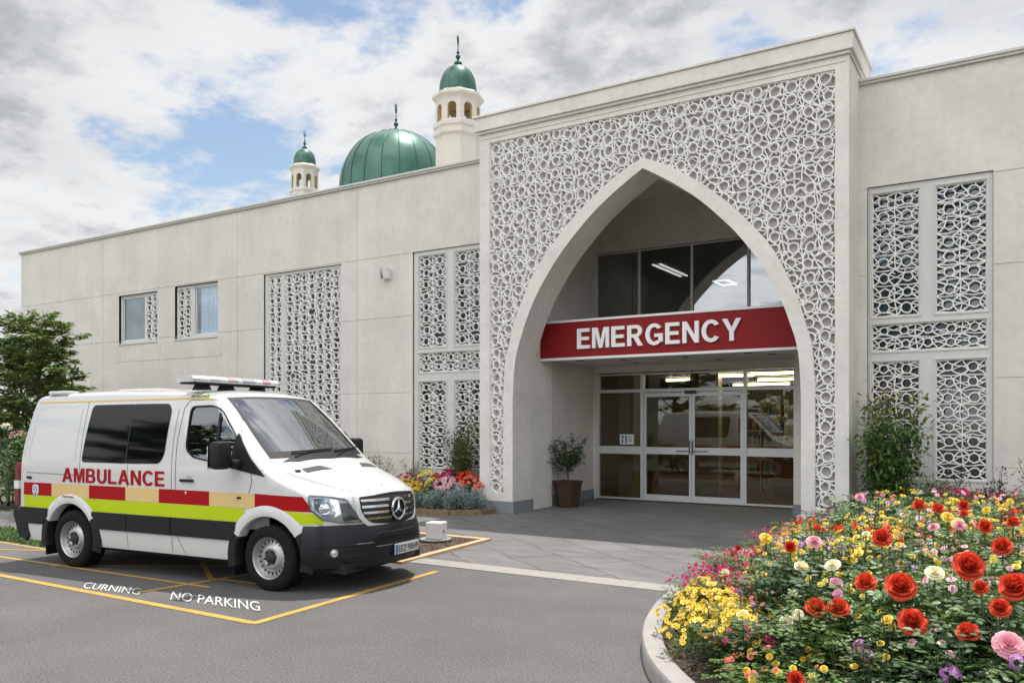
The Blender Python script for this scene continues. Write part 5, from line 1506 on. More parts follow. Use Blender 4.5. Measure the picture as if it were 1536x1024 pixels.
def leaf(mb, p, d, n, L_, W_, fold=.18, bend=.12):
    """one folded leaf: base p, direction d, up n"""
    s = d.cross(n).normalized()
    m1 = p+d*L_*.45-n*W_*fold; t = p+d*L_-n*L_*bend
    l = p+d*L_*.42+s*W_*.5; r = p+d*L_*.42-s*W_*.5
    l2 = p+d*L_*.78+s*W_*.34-n*L_*bend*.5; r2 = p+d*L_*.78-s*W_*.34-n*L_*bend*.5
    i = len(mb.v); mb.v += [tuple(q) for q in (p, l, l2, t, r2, r, m1)]
    mb.face((i, i+6, i+2, i+1)); mb.face((i+6, i+3, i+2)); mb.face((i, i+5, i+4, i+6)); mb.face((i+6, i+4, i+3))
def rv(rr, z0=-1., z1=1.):
    a = rr.uniform(0, 2*pi); z = rr.uniform(z0, z1); r = math.sqrt(max(0, 1-z*z)); return Vector((r*math.cos(a), r*math.sin(a), z))
def upish(d, rr, k=.5):
    n = Vector((0,0,1))+rv(rr)*k; n = n-d*n.dot(d)
    return n.normalized() if n.length > 1e-3 else Vector((0,0,1))
def foliage_rose(seed, h=.8, r=.34, stems=11, per=6, size=.055):
    rr = random.Random(seed); lf = MB(); st = MB()
    for k in range(stems):
        a = 2*pi*k/stems+rr.uniform(-.3, .3); R_ = r*rr.uniform(.3, 1.); top_ = Vector((math.cos(a)*R_, math.sin(a)*R_, h*rr.uniform(.72, 1.0)))
        base = Vector((math.cos(a)*.04, math.sin(a)*.04, 0)); mid = base.lerp(top_, .5)+Vector((math.cos(a), math.sin(a), 0))*R_*.2
        pts = catmull([tuple(base), tuple(mid), tuple(top_)], 4); st.tube(pts, [.006]*4+[.004]*(len(pts)-4), 4, False)
        for q in range(per):
            t = .25+.75*(q+rr.random())/per; i = min(int(t*(len(pts)-1)), len(pts)-2); p = Vector(pts[i]).lerp(Vector(pts[i+1]), t*(len(pts)-1)-i)
            d = rv(rr, -.2, .5); d, s_, _ = frame_of(d); n = upish(d, rr); L_ = size*rr.uniform(1.8, 2.8)
            leaf(lf, p+d*L_, d, n, size*rr.uniform(.9, 1.2), size*.66)
            for f in (.45, .85):
                for sg in (-1, 1):
                    s2 = (d*.5+d.cross(n)*sg).normalized(); leaf(lf, p+d*L_*f, s2, n, size*rr.uniform(.75, 1.05), size*.6)
    return lf, st
def foliage_mound(seed, h=.3, r=.22, n=260, size=.035, narrow=.45, zlo=.1):
    rr = random.Random(seed); lf = MB()
    for k in range(n):
        d = rv(rr, zlo, 1.); rad_ = rr.uniform(.45, 1.)**.6; p = Vector((d.x*r*rad_, d.y*r*rad_, d.z*h*rad_*.95))
        o = (Vector((d.x, d.y, d.z*.8+.25))+rv(rr)*.5).normalized(); leaf(lf, p, o, upish(o, rr), size*rr.uniform(.7, 1.4), size*narrow)
    return lf, None
def as_mesh(mb, name, mat):
    me = bpy.data.meshes.new(name); me.from_pydata(mb.v, [], mb.f); me.materials.append(mat)
    if any(mb.m): me.materials.append(PET['k']); me.polygons.foreach_set('material_index', mb.m)
    me.polygons.foreach_set('use_smooth', [True]*len(me.polygons)); return me
# flower heads, radius 1, opening along +z
def petal(mb, a, r0, r1, w, z0, z1, cup, nu=3, nv=3, curl=0., ruff=0., rr=R):
    i = len(mb.v); ca, sa = math.cos(a), math.sin(a); ph = rr.random()*6
    for u in range(nu+1):
        t = u/nu; rad_ = r0+(r1-r0)*math.sin(t*pi/2*.95); z = z0+(z1-z0)*t**1.2-curl*max(0, t-.6)**2*6
        ww = w*(.35+.9*math.sin(min(1, t*.82+.1)*pi)**.8)*(1 if t < .98 else .75)
        for v in range(nv+1):
            s = (v/nv*2-1); x = rad_-cup*s*s*ww*.6; y = s*ww; zz = z+cup*s*s*ww*.5+ruff*math.sin(ph+v*2.2+u)*t
            mb.v.append((x*ca-y*sa, x*sa+y*ca, zz))
    for u in range(nu):
        for v in range(nv): mb.face((i+u*(nv+1)+v, i+(u+1)*(nv+1)+v, i+(u+1)*(nv+1)+v+1, i+u*(nv+1)+v+1))
def f_rose(seed, tight=1.):
    rr = random.Random(seed); mb = MB()
    for k, (n, r0, r1, w, z0, z1, cup) in enumerate(((3,.02,.15,.17,.1,.92,.9), (3,.05,.27,.28,.06,.95,.85), (4,.08,.42,.40,.0,.93,.8), (5,.1,.60,.46,-.06,.84,.6), (5,.12,.82,.56,-.14,.62,.45), (5,.14,1.0,.62,-.22,.30,.35))):
        for q in range(n):
            petal(mb, 2*pi*(q+.5*(k%2))/n+rr.uniform(-.15, .15), r0, r1*rr.uniform(.92, 1.08), w, z0, z1*rr.uniform(.92, 1.05), cup, 4, 4, curl=.06+.07*k, ruff=.05, rr=rr)
    return mb
def f_double(seed, rows=5, n0=7):
    rr = random.Random(seed); mb = MB()
    for k in range(rows):
        t = k/(rows-1); n = int(n0+k*3)
        for q in range(n): petal(mb, 2*pi*(q+.5*(k%2))/n+rr.uniform(-.1, .1), .05, .25+.78*t, .16+.12*t, .1*(1-t), .60-.62*t, .3, 3, 2, curl=.05, ruff=.03, rr=rr)
    return mb
def f_single(seed, n=6, w=.34, z=.25):
    rr = random.Random(seed); mb = MB()
    for q in range(n): petal(mb, 2*pi*q/n+rr.uniform(-.12, .12), .08, 1.*rr.uniform(.88, 1.08), w, 0, z*rr.uniform(.6, 1.3), .2, 3, 2, curl=.06, ruff=.04, rr=rr)
    return mb
def f_cluster(seed, n=30, kind=5):
    rr = random.Random(seed); mb = MB()
    for k in range(n):
        d = rv(rr, -.1, 1.); o = f_single(rr.random(), kind, .26, .12); q = d.to_track_quat('Z', 'Y').to_matrix().to_4x4(); q.translation = d*.72
        mb.add(o, q @ Matrix.Scale(.25, 4))
    return mb
def f_daisy():
    mb = f_single(6, 8, .21, .22); i = len(mb.v); mb.cur = 1
    for q in range(7): a = 2*pi*q/7; mb.v.append((.24*math.cos(a), .24*math.sin(a), .10))
    mb.v.append((0, 0, .2))
    for q in range(7): mb.face((i+q, i+(q+1) % 7, i+7))
    mb.cur = 0; return mb
def f_loose(seed):
    rr = random.Random(seed); mb = MB()
    for k in range(3):
        for q in range(5): petal(mb, 2*pi*(q+.33*k)/5+rr.uniform(-.2, .2), .06, (.55,.85,1.05)[k], .42, 0, (.8,.5,.12)[k], .35, 3, 3, curl=.1, ruff=.10, rr=rr)
    return mb
HEAD = {}
def head(kind, var):
    k = (kind, var)
    if k in HEAD: return HEAD[k]
    if kind in 'rs': mb = f_rose(var*7+1)
    elif kind == 'p': mb = f_double(var+3)
    elif kind == 'l': mb = f_loose(var+5)
    elif kind == 'v': mb = f_cluster(var+9)
    elif kind == 'w': mb = f_loose(var+15) if var % 2 else f_double(var, 4, 6)
    else: mb = f_double(var+30, 3, 6)
    HEAD[k] = as_mesh(mb, 'flower', PET[kind]); return HEAD[k]
def pick(objs, mesh, name, parent, loc=(0,0,0), rot=(0,0,0), sc=1., wrap=True):
    o = bpy.data.objects.new(name, mesh); COL.objects.link(o); o.parent = parent; o.location = loc; o.rotation_euler = rot
    o.scale = (sc, sc, sc) if isinstance(sc, (int, float)) else sc; return o
KP = [(-2.62,13.26),(-2.88,12.2),(-2.98,10.5),(-2.96,9.0),(-2.92,8.0),(-2.84,7.2),(-2.68,6.45),(-2.44,5.75),(-2.06,5.05),(-1.5,4.40),(-.8,3.85),(0,3.45),(1.,3.15),(3,3.0),(7,3.0)]
def dkerb(x, y):
    b = 9
    for (x0, y0), (x1, y1) in zip(KP, KP[1:]):
        t = max(0, min(1, ((x-x0)*(x1-x0)+(y-y0)*(y1-y0))/((x1-x0)**2+(y1-y0)**2))); b = min(b, math.hypot(x-x0-t*(x1-x0), y-y0-t*(y1-y0)))
    return b
def inisl(x, y):
    c = False; n = len(ISL)
    for k in range(n):
        a, b = ISL[k], ISL[(k+1) % n]
        if (a[1] > y) != (b[1] > y) and x < (b[0]-a[0])*(y-a[1])/(b[1]-a[1])+a[0]: c = not c
    return c
def canopy(x, y):
    t = min(1, max(0, (dkerb(x, y)-.1)/1.3)); return .24+.62*t*t*(3-2*t)
ROSEF = []
for k in range(4):
    lf, st = foliage_rose(200+k, 1.0, .42, 14, 9, .070); ROSEF.append((as_mesh(lf, 'foliage', LEAF_ROSE if k % 2 else LEAF_MID), as_mesh(st, 'stems', STEM)))
MIDF = []
for k in range(5):
    lf, st = foliage_rose(300+k, 1.0, .36, 15, 9, .044); MIDF.append((as_mesh(lf, 'foliage', (LEAF_MID, LEAF_LIGHT, LEAF_ROSE, LEAF_MID, LEAF_OLIVE)[k]), as_mesh(st, 'stems', STEM)))
MOUND = [as_mesh(foliage_mound(400+k, 1.0, 1.0, 420, .11, .4)[0], 'foliage', (LEAF_MID, LEAF_ROSE, LEAF_LIGHT)[k]) for k in range(3)]
HEROES = [('r', -1.05, 5.05, 0.62, 0.07), ('r', -0.91, 4.97, 0.65, 0.068), ('r', -0.79, 5.14, 0.78, 0.069), ('r', -0.59, 5.0, 0.8, 0.085), ('r', -0.5, 4.7, 0.68, 0.079), ('r', -0.27, 5.16, 0.92, 0.084), ('r', -0.24, 4.56, 0.69, 0.058), ('r', -0.11, 4.69, 0.8, 0.059), ('r', -0.05, 4.85, 0.88, 0.077), ('r', -0.13, 6.09, 0.92, 0.072), ('r', -0.84, 6.14, 0.92, 0.068), ('r', -1.03, 4.47, 0.36, 0.052), ('r', -0.87, 8.74, 0.92, 0.064), ('r', -0.69, 8.47, 0.92, 0.067), ('r', -0.51, 8.96, 0.92, 0.057), ('r', -0.46, 8.17, 0.92, 0.046), ('r', -0.27, 7.21, 0.92, 0.061), ('r', -0.09, 7.65, 0.92, 0.063), ('s', -1.45, 6.14, 0.81, 0.046), ('s', -2.54, 8.36, 0.38, 0.041), ('s', -2.72, 9.1, 0.32, 0.044), ('r', -0.2, 4.87, 0.86, 0.044), ('p', -1.27, 6.07, 0.87, 0.066), ('p', -0.07, 4.45, 0.68, 0.071), ('l', -0.97, 5.24, 0.74, 0.044), ('l', -0.94, 5.12, 0.7, 0.035), ('p', -0.44, 7.24, 0.92, 0.051), ('p', -1.51, 9.43, 0.92, 0.05), ('p', -0.6, 7.0, 0.92, 0.045), ('v', -0.74, 4.65, 0.53, 0.052), ('v', -0.69, 4.56, 0.51, 0.051), ('v', -0.3, 4.34, 0.53, 0.065), ('v', -0.04, 4.34, 0.63, 0.051), ('v', -1.68, 5.69, 0.53, 0.035), ('v', -1.51, 5.39, 0.52, 0.033), ('w', -1.25, 5.59, 0.76, 0.057), ('w', -1.04, 5.5, 0.81, 0.055), ('w', -0.43, 5.1, 0.88, 0.059), ('w', -1.22, 5.06, 0.52, 0.052), ('w', -1.15, 5.05, 0.57, 0.043), ('w', -1.56, 5.32, 0.47, 0.047), ('w', -2.05, 6.52, 0.51, 0.037), ('w', -0.97, 6.32, 0.92, 0.033), ('y', -1.88, 7.1, 0.73, 0.062), ('y', -1.43, 6.18, 0.83, 0.034), ('y', -0.56, 7.8, 0.92, 0.056), ('y', -0.46, 7.33, 0.92, 0.052), ('y', -0.63, 4.79, 0.66, 0.021), ('y', -0.76, 4.64, 0.52, 0.014), ('y', -0.9, 4.53, 0.42, 0.014), ('y', -0.95, 4.5, 0.38, 0.014), ('y', -1.07, 4.59, 0.38, 0.014), ('y', -1.14, 4.57, 0.35, 0.014), ('y', -1.23, 4.72, 0.39, 0.015), ('y', -1.33, 4.62, 0.32, 0.015), ('y', -1.27, 4.51, 0.31, 0.015), ('y', -0.6, 4.52, 0.53, 0.013), ('y', -0.64, 4.62, 0.57, 0.014), ('y', -0.75, 4.52, 0.46, 0.014), ('y', -0.31, 8.6, 0.92, 0.042), ('y', -0.14, 9.67, 0.92, 0.04)]
# gather neighbouring blooms on to one bush
bushes = []
for hh in HEROES:
    for b in bushes:
        if b[0][0] == hh[0] and math.hypot(b[0][1]-hh[1], b[0][2]-hh[2]) < .22: b.append(hh); break
    else: bushes.append([hh])
KN = dict(r='red', s='scarlet', p='pink', l='pale pink', v='violet', w='cream', y='yellow')
ORD = ['leftmost','second','third','fourth','fifth','sixth','seventh','eighth','ninth','tenth','eleventh','twelfth','thirteenth','fourteenth','fifteenth']
def rowof(y): return 'front' if y < 5.35 else ('middle' if y < 7.0 else 'back')
rank = {}
for b in bushes:
    y = sum(q[2] for q in b)/len(b); x = sum(q[1] for q in b)/len(b); b.append((rowof(y), x, y))
for kd in KN:
    for row in ('front', 'middle', 'back'):
        L_ = sorted([b for b in bushes if b[0][0] == kd and b[-1][0] == row], key=lambda b: math.atan2(b[-1][1], b[-1][2]))
        for n_, b in enumerate(L_): rank[id(b)] = (n_, len(L_))
HR = random.Random(5)
for b in bushes:
    row, x, y = b[-1]; fl = b[:-1]; kd = fl[0][0]; n_, tot = rank[id(b)]
    cnt = {1: 'one', 2: 'two', 3: 'three'}.get(len(fl), 'several')
    kindname = 'rose bush' if kd in 'rs' else 'flowering plant'
    where = ('%s in the %s of the right flower bed' % (ORD[n_] if n_ == 0 else ORD[n_]+' from left', row)) if tot > 1 else 'in the %s of the right flower bed' % row
    lab = '%s with %s %s bloom%s, %s' % (kindname, cnt, KN[kd], '' if len(fl) == 1 else 's', where.replace('in the', 'in').replace('of the right flower bed', 'of right bed').replace('from left ', 'from left '))
    t = thing('rose_bush' if kd in 'rs' else 'flowering_plant', (x, y, .09), lab, 'rose bush' if kd in 'rs' else 'flower', 'plants in the curved flower bed', rz=HR.uniform(0, 6.28), world=False)
    zt = max(q[3] for q in fl)-.09; F = HR.choice(ROSEF if kd in 'rswp' else MIDF); big = .78 if y < 5.4 else .9
    for me, nm in zip(F, ('foliage', 'stems')): pick(None, me, nm, t, sc=(big, big, max(.22, (zt-.05))))
    Rm = Matrix.Rotation(-t.rotation_euler.z, 4, 'Z')
    for (k_, fx, fy, fz, fr) in fl:
        lp = Rm @ Vector((fx-x, fy-y, fz-.09))
        tilt = Rm @ Vector((-fx*.10+HR.uniform(-.35, .35), -.8+HR.uniform(-.4, .4), .75)); q = tilt.to_track_quat('Z', 'Y').to_euler()
        fo = pick(None, head(k_, HR.randrange(3)), 'flower', t, lp, q, fr*HR.uniform(.82, 1.0))
        if kd == 'y' and fr < .03: fo.scale = (fr*1.5,)*3
        s = MB(); s.tube([(lp.x*.4, lp.y*.4, max(.0, lp.z-.38)), (lp.x*.85, lp.y*.85, lp.z-.16), tuple(lp)], [.006,.005,.004], 5, False)
        so2 = s.build('flower_stem', STEM, t)
# filler planting over the island
def blossoms(kind, n, h, r, size, seed, zlo=.35, shape='double', spread=1.):
    rr = random.Random(seed); mb = MB(); base = [f_double(5, 2, 5), f_daisy(), f_double(8, 3, 5)][{'double': 0, 'single': 1, 'full': 2}[shape]]
    for k in range(n):
        d = rv(rr, zlo, 1.); p = Vector((d.x*r*spread, d.y*r*spread, h*(.55+.5*d.z)+rr.uniform(-.03, .05)*h))
        o = (Vector((d.x*.8, d.y*.8-.35, .9))+rv(rr)*.35).normalized(); q = o.to_track_quat('Z', 'Y').to_matrix().to_4x4(); q.translation = p
        mb.add(base, q @ Matrix.Scale(size*rr.uniform(.7, 1.25), 4))
    return as_mesh(mb, 'blossoms', PET[kind])
BL = {}
def bl(kind, n, h, r, size, shape, var):
    k = (kind, n, shape, var, size)
    if k not in BL: BL[k] = blossoms(kind, n, 1., 1., size, hash((kind, n, var)) % 1000 if False else ord(kind)*7+n+var, .25, shape)
    return BL[k]
FR = random.Random(21)
TYPES = {   # name, label, blossom kind, number, head radius (m), shape, mound?, category
 'daisy': ('yellow_daisy', 'low spreading mound of small yellow daisies along the kerb of the right flower bed', 'yellow daisies along the kerb'),
 'magenta': ('magenta_flower', 'low plant covered in tiny magenta and crimson flowers near the kerb of the right bed', 'small magenta flowers near the kerb'),
 'coral': ('coral_flower', 'bushy plant dotted with small coral and orange flowers in the right flower bed', 'small coral flowers in the right bed'),
 'yellow': ('yellow_flower', 'leafy plant with clusters of small yellow flowers in the middle of the right bed', 'small yellow flowers in the right bed'),
 'lemon': ('lemon_flower', 'leafy plant with loose pale yellow flowers in the right flower bed', 'pale yellow flowers in the right bed'),
 'violet': ('violet_flower', 'leafy plant with small violet and pink flowers towards the portal pillar', 'small violet flowers in the right bed'),
 'pink': ('pink_flower', 'leafy plant sprinkled with small pale pink flowers in the right flower bed', 'small pink flowers in the right bed'),
 'red': ('red_flower', 'leafy plant with small bright red flowers at the back of the right flower bed', 'small red flowers in the right bed'),
 'green': ('leafy_shrub', 'dark green leafy rose shrub without open blooms in the right flower bed', 'leafy shrubs without blooms in the right bed')}
PROTO = {}
def filler(tp, x, y, h, r, var):
    nm, lab, grp = TYPES[tp]; kind = dict(daisy='y', magenta='m', coral='c', yellow='y', lemon='g', violet='v', pink='l', red='s', green=None)[tp]
    t = thing(nm, (x, y, .08), lab, 'shrub' if tp == 'green' else 'flower', grp, rz=FR.uniform(-.6, .6), world=False)
    if tp in ('daisy',):
        pick(None, MOUND[var % 3], 'foliage', t, sc=(r, r, h*.92))
    elif tp == 'green':
        F = ROSEF[var % 4]; [pick(None, me, n2, t, sc=(r/.40, r/.40, h)) for me, n2 in zip(F, ('foliage', 'stems'))]
    else:
        F = MIDF[var % 5]; [pick(None, me, n2, t, sc=(r/.36, r/.36, h)) for me, n2 in zip(F, ('foliage', 'stems'))]
    if kind:
        n, sz, shp = dict(daisy=(78,.085,'single'), magenta=(34,.070,'double'), coral=(18,.07,'double'), yellow=(20,.075,'full'), lemon=(12,.085,'full'), violet=(20,.065,'double'), pink=(12,.085,'double'), red=(10,.10,'full'))[tp]
        b = pick(None, bl(kind, n, 1, 1, sz, shp, var % 2), 'blossoms', t, sc=(r, r, (r+h)/2*1.0)); b.scale = (r, r, r); b.location = (0, 0, h-r*1.02 if h > r else 0)
        if tp == 'daisy': b.scale = (r*1.03, r*1.03, h*1.02); b.location = (0, 0, 0)
        b['kind'] = 'stuff'
cnt_ = 0; step = .30; yy = 3.7
while yy < 13.9:
    st_ = .27 if yy < 6.5 else (.33 if yy < 9 else .42); xx = -3.
    while xx < 2.4:
        x = xx+FR.uniform(-.4, .4)*st_; y = yy+FR.uniform(-.4, .4)*st_; xx += st_
        if not inisl(x, y): continue
        d = -math.sin(TH)*x+math.cos(TH)*y; px = 768+1240*(math.cos(TH)*x+math.sin(TH)*y)/d
        if px > 1610 or px < 900: continue
        dk_ = dkerb(x, y)
        if dk_ < .20: continue
        if y > 13.0 and x > -2.3 and FR.random() < .3: continue
        C = canopy(x, y); z_ = C-.10
        u = FR.random()
        if 5.3 < y < 6.9 and (dk_ < .62 and px < 1180 or dk_ < .9 and px < 1240 and y < 6.3 and u < .75): tp = 'daisy'
        elif y < 5.3 and dk_ < .42: continue
        elif y < 9.5 and dk_ < .85 and px < 1180: tp = FR.choice(('magenta','magenta','coral','magenta'))
        elif y < 6.0 and px < 1250: tp = 'green' if u < .35 else FR.choice(('coral','lemon','pink','violet','yellow'))
        elif y < 5.9: tp = 'green' if u < .80 else FR.choice(('lemon','pink'))
        elif y < 7.6: tp = 'green' if u < .38 else FR.choice(('yellow','yellow','coral','lemon','violet','pink','yellow'))
        elif y < 9.6: tp = 'green' if u < .34 else FR.choice(('yellow','yellow','lemon','coral','pink','red'))
        else: tp = 'green' if u < .4 else FR.choice(('violet','pink','red','yellow','magenta','coral','yellow'))
        if px > 1290 and 10.0 > y > 8.6 and u < .5: tp = 'yellow'
        if tp == 'daisy': h, r = FR.uniform(.20, .27)+min(.12, dk_*.2), FR.uniform(.20, .26)
        else: h, r = max(.2, z_*FR.uniform(.86, 1.06)-.02), FR.uniform(.24, .32)*(1 if y < 9 else 1.2)
        filler(tp, x, y, h, r, FR.randrange(20)); cnt_ += 1
    yy += st_
print('filler plants', cnt_)
# ---------- shrubs and trees
def shrub_mesh(seed, h, r, n, size, narrow=.5, stems=7, open_=.35, tiers=None):
    rr = random.Random(seed); lf = MB(); st = MB()
    for k in range(stems):
        a = rr.uniform(0, 6.28); R_ = r*rr.uniform(.2, .8); zt = h*rr.uniform(.55, 1.)
        pts = catmull([(0,0,0), (math.cos(a)*R_*.35, math.sin(a)*R_*.35, zt*.45), (math.cos(a)*R_, math.sin(a)*R_, zt)], 4); st.tube(pts, [.012*(1-.75*q/(len(pts)-1)) for q in range(len(pts))], 5, False)
        for q in range(n//stems):
            t = rr.uniform(.25, 1.); i = min(int(t*(len(pts)-1)), len(pts)-2); c = Vector(pts[i])
            off = rv(rr)*r*rr.uniform(.05, open_)*(1.15-t*.5); p = c+off; d = (off.normalized()+rv(rr)*.6+Vector((0,0,.15))).normalized()
            leaf(lf, p, d, upish(d, rr), size*rr.uniform(.7, 1.3), size*narrow)
    return lf, st
def shrub(name, label, cat, x, y, z, h, r, n, size, mats, seed, group=None, narrow=.5, stems=7, open_=.4):
    t = thing(name, (x, y, z), label, cat, group, world=False)
    lf, st = shrub_mesh(seed, h, r, n, size, narrow, stems, open_)
    if isinstance(mats, (list, tuple)) and len(mats) > 1:
        rr = random.Random(seed); me = as_mesh(lf, 'foliage', mats[0]); me.materials.append(mats[1])
        fz = [max(lf.v[k][2] for k in f) for f in lf.f]
        for q, p_ in enumerate(me.polygons): p_.material_index = 1 if fz[q] > h*rr.uniform(.72, .95) and rr.random() < .7 else 0
    else: me = as_mesh(lf, 'foliage', mats)
    pick(None, me, 'foliage', t); pick(None, as_mesh(st, 'stems', BARK), 'stems', t); return t
shrub('evergreen_shrub', 'tall bushy green shrub with bronze tips by the right lattice window', 'shrub', -1.72, 13.5, .09, 2.15, .66, 4200, .10, [LEAF_MID, LEAF_BRONZE], 71, narrow=.45, stems=16, open_=.55)
shrub('feathery_shrub', 'low wispy grey green shrub below the furthest right lattice panel', 'shrub', -1.0, 13.4, .09, .95, .5, 1500, .045, LEAF_OLIVE, 72, stems=14)
shrub('twiggy_shrub', 'dark twiggy shrub with upright shoots against the far right wall', 'shrub', -.35, 13.3, .09, 1.05, .45, 900, .05, LEAF_DARK, 73, stems=12)
shrub('arching_shrub', 'sparse arching green shrub at the right edge by the wall', 'shrub', .25, 12.6, .09, 1.15, .55, 900, .055, LEAF_MID, 74, stems=11)
shrub('russet_shrub', 'small reddish shrub low under the right lattice window', 'shrub', -.75, 13.0, .09, .8, .35, 800, .04, LEAF_RED, 75, stems=10)
shrub('olive_shrub', 'tall airy olive green shrub in front of the lattice window left of the arch', 'shrub', -9.8, 13.72, .06, 1.9, .66, 5000, .065, LEAF_OLIVE, 76, narrow=.35, stems=14, open_=.5)
shrub('grassy_shrub', 'yellowish feathery shrub behind the ambulance bonnet at the wall', 'shrub', -10.9, 13.6, .06, 1.0, .5, 1500, .06, LEAF_LIGHT, 77, narrow=.22, stems=14)
shrub('bronze_shrub', 'bronze and green feathery shrub nearest the blank wall, left of the yellowish one', 'shrub', -11.7, 13.5, .06, 1.0, .5, 1400, .06, [LEAF_OLIVE, LEAF_RED], 78, narrow=.22, stems=14)
# small bed left of the arch
def patch(name, label, cat, x, y, h, r, fol, kind, n, size, shape, seed, group=None, leafsize=.11, narrow=.4, nleaf=420):
    t = thing(name, (x, y, .05), label, cat, group, world=False)
    pick(None, as_mesh(foliage_mound(seed, h, r, nleaf, leafsize*r, narrow)[0], 'foliage', fol), 'foliage', t)
    if kind:
        b = pick(None, blossoms(kind, n, h, r, size, seed, .15, shape), 'blossoms', t); b['kind'] = 'stuff'
    return t
for k, (x, y, r, h) in enumerate(((-9.95,12.62,.26,.34),(-9.55,12.66,.30,.42),(-9.15,12.75,.30,.46),(-8.86,12.98,.25,.44),(-9.28,13.0,.30,.55))):
    patch('dusty_miller', 'mound of silvery blue green foliage along the timber edge beside the left pillar', 'plant', x, y, h, r, LEAF_BLUE, None, 0, 0, 0, 500+k, 'silvery blue foliage plants by the left pillar', .16, .5, 620)
patch('yellow_chrysanthemum', 'bright golden yellow flower mound just behind the ambulance bumper', 'flower', -10.35, 12.62, .52, .36, LEAF_MID, 'y', 60, .045, 'full', 511)
patch('green_mound', 'plain green leafy mound between yellow blooms and silvery plants', 'plant', -9.95, 12.95, .58, .34, LEAF_MID, None, 0, 0, 0, 512, None, .13, .5, 800)
patch('crimson_flower', 'crimson flower mound behind the golden yellow one left of the arch', 'flower', -10.65, 13.15, .60, .36, LEAF_ROSE, 'm', 50, .04, 'full', 513)
patch('lemon_flower', 'pale yellow flower mound between two crimson ones left of the arch', 'flower', -10.2, 13.2, .66, .36, LEAF_MID, 'g', 46, .045, 'full', 514)
patch('red_flower', 'wine red flower mound at the back of the small bed left of the arch', 'flower', -9.9, 13.4, .68, .34, LEAF_ROSE, 'm', 56, .045, 'full', 515)
patch('pink_flower', 'soft pink flower mound in the middle of the small bed left of the arch', 'flower', -9.6, 13.0, .56, .28, LEAF_MID, 'l', 46, .05, 'full', 516)
patch('coral_flower', 'coral and red flower mound nearest the left pillar', 'flower', -9.22, 13.32, .58, .32, LEAF_MID, 'c', 56, .045, 'full', 517)
patch('scarlet_flower', 'scarlet flower mound between the pink and coral ones left of the arch', 'flower', -9.45, 13.42, .64, .28, LEAF_MID, 's', 46, .045, 'full', 518)
# potted tree in the porch
pt = thing('potted_tree', (-7.98, 14.98, 0), 'small leafy tree in a brown woven hexagonal pot inside the arch', 'potted plant', world=False)
s = MB(); s.lathe([(.001,.002),(.215,.002),(.225,.03),(.30,.50),(.325,.50),(.325,.53),(.285,.53),(.27,.46),(.001,.46)], 6, (0,0,0), ph=.25)
WICK, ntw, bw_ = newmat('woven_wicker')
wv = ntw.nodes.new('ShaderNodeTexBrick'); wv.inputs['Scale'].default_value = 22; wv.inputs['Color1'].default_value = (.10,.048,.024,1); wv.inputs['Color2'].default_value = (.05,.025,.013,1); wv.inputs['Mortar'].default_value = (.03,.015,.01,1)
wv.inputs['Mortar Size'].default_value = .03; tcw = ntw.nodes.new('ShaderNodeTexCoord'); mpw = ntw.nodes.new('ShaderNodeMapping'); mpw.inputs['Rotation'].default_value = (pi/2, 0, 0)
ntw.links.new(tcw.outputs['Object'], mpw.inputs[0]); ntw.links.new(mpw.outputs[0], wv.inputs['Vector']); ntw.links.new(wv.outputs['Color'], bw_.inputs['Base Color']); bw_.inputs['Roughness'].default_value = .8
bpw = ntw.nodes.new('ShaderNodeBump'); bpw.inputs['Strength'].default_value = .8; bpw.inputs['Distance'].default_value = .01; ntw.links.new(wv.outputs['Fac'], bpw.inputs['Height']); bpw.invert = True; ntw.links.new(bpw.outputs[0], bw_.inputs['Normal'])
s.build('pot', WICK, pt)
s = MB(); s.lathe([(.001,.47),(.275,.47)], 6, (0,0,0), ph=.25); s.build('soil', DIRT, pt)
rr = random.Random(12); s = MB(); lf = MB(); s.tube([(0,0,.45),(.01,0,.7),(0,.01,.85)], [.02,.017,.014], 7)
for k in range(16):
    a = 2*pi*k/16*2.4; R_ = rr.uniform(.25, .52); zt = rr.uniform(1.0, 1.55) if k > 4 else rr.uniform(.9, 1.1); z0_ = rr.uniform(.62, .85)
    pts = catmull([(0,0,z0_), (math.cos(a)*R_*.45, math.sin(a)*R_*.45, (z0_+zt)/2), (math.cos(a)*R_, math.sin(a)*R_, zt)], 4); s.tube(pts, [.010*(1-.7*q/(len(pts)-1)) for q in range(len(pts))], 5, False)
    for q in range(80):
        t = rr.uniform(.3, 1.02); i = min(int(t*(len(pts)-1)), len(pts)-2); p = Vector(pts[i])+rv(rr)*rr.uniform(.0, .13); d = rv(rr, -.4, .6); leaf(lf, p, d, upish(d, rr), rr.uniform(.05, .08), .042)
s.build('trunk', BARK, pt); lf.build('crown', LEAF_ROSE, pt, recalc=False)
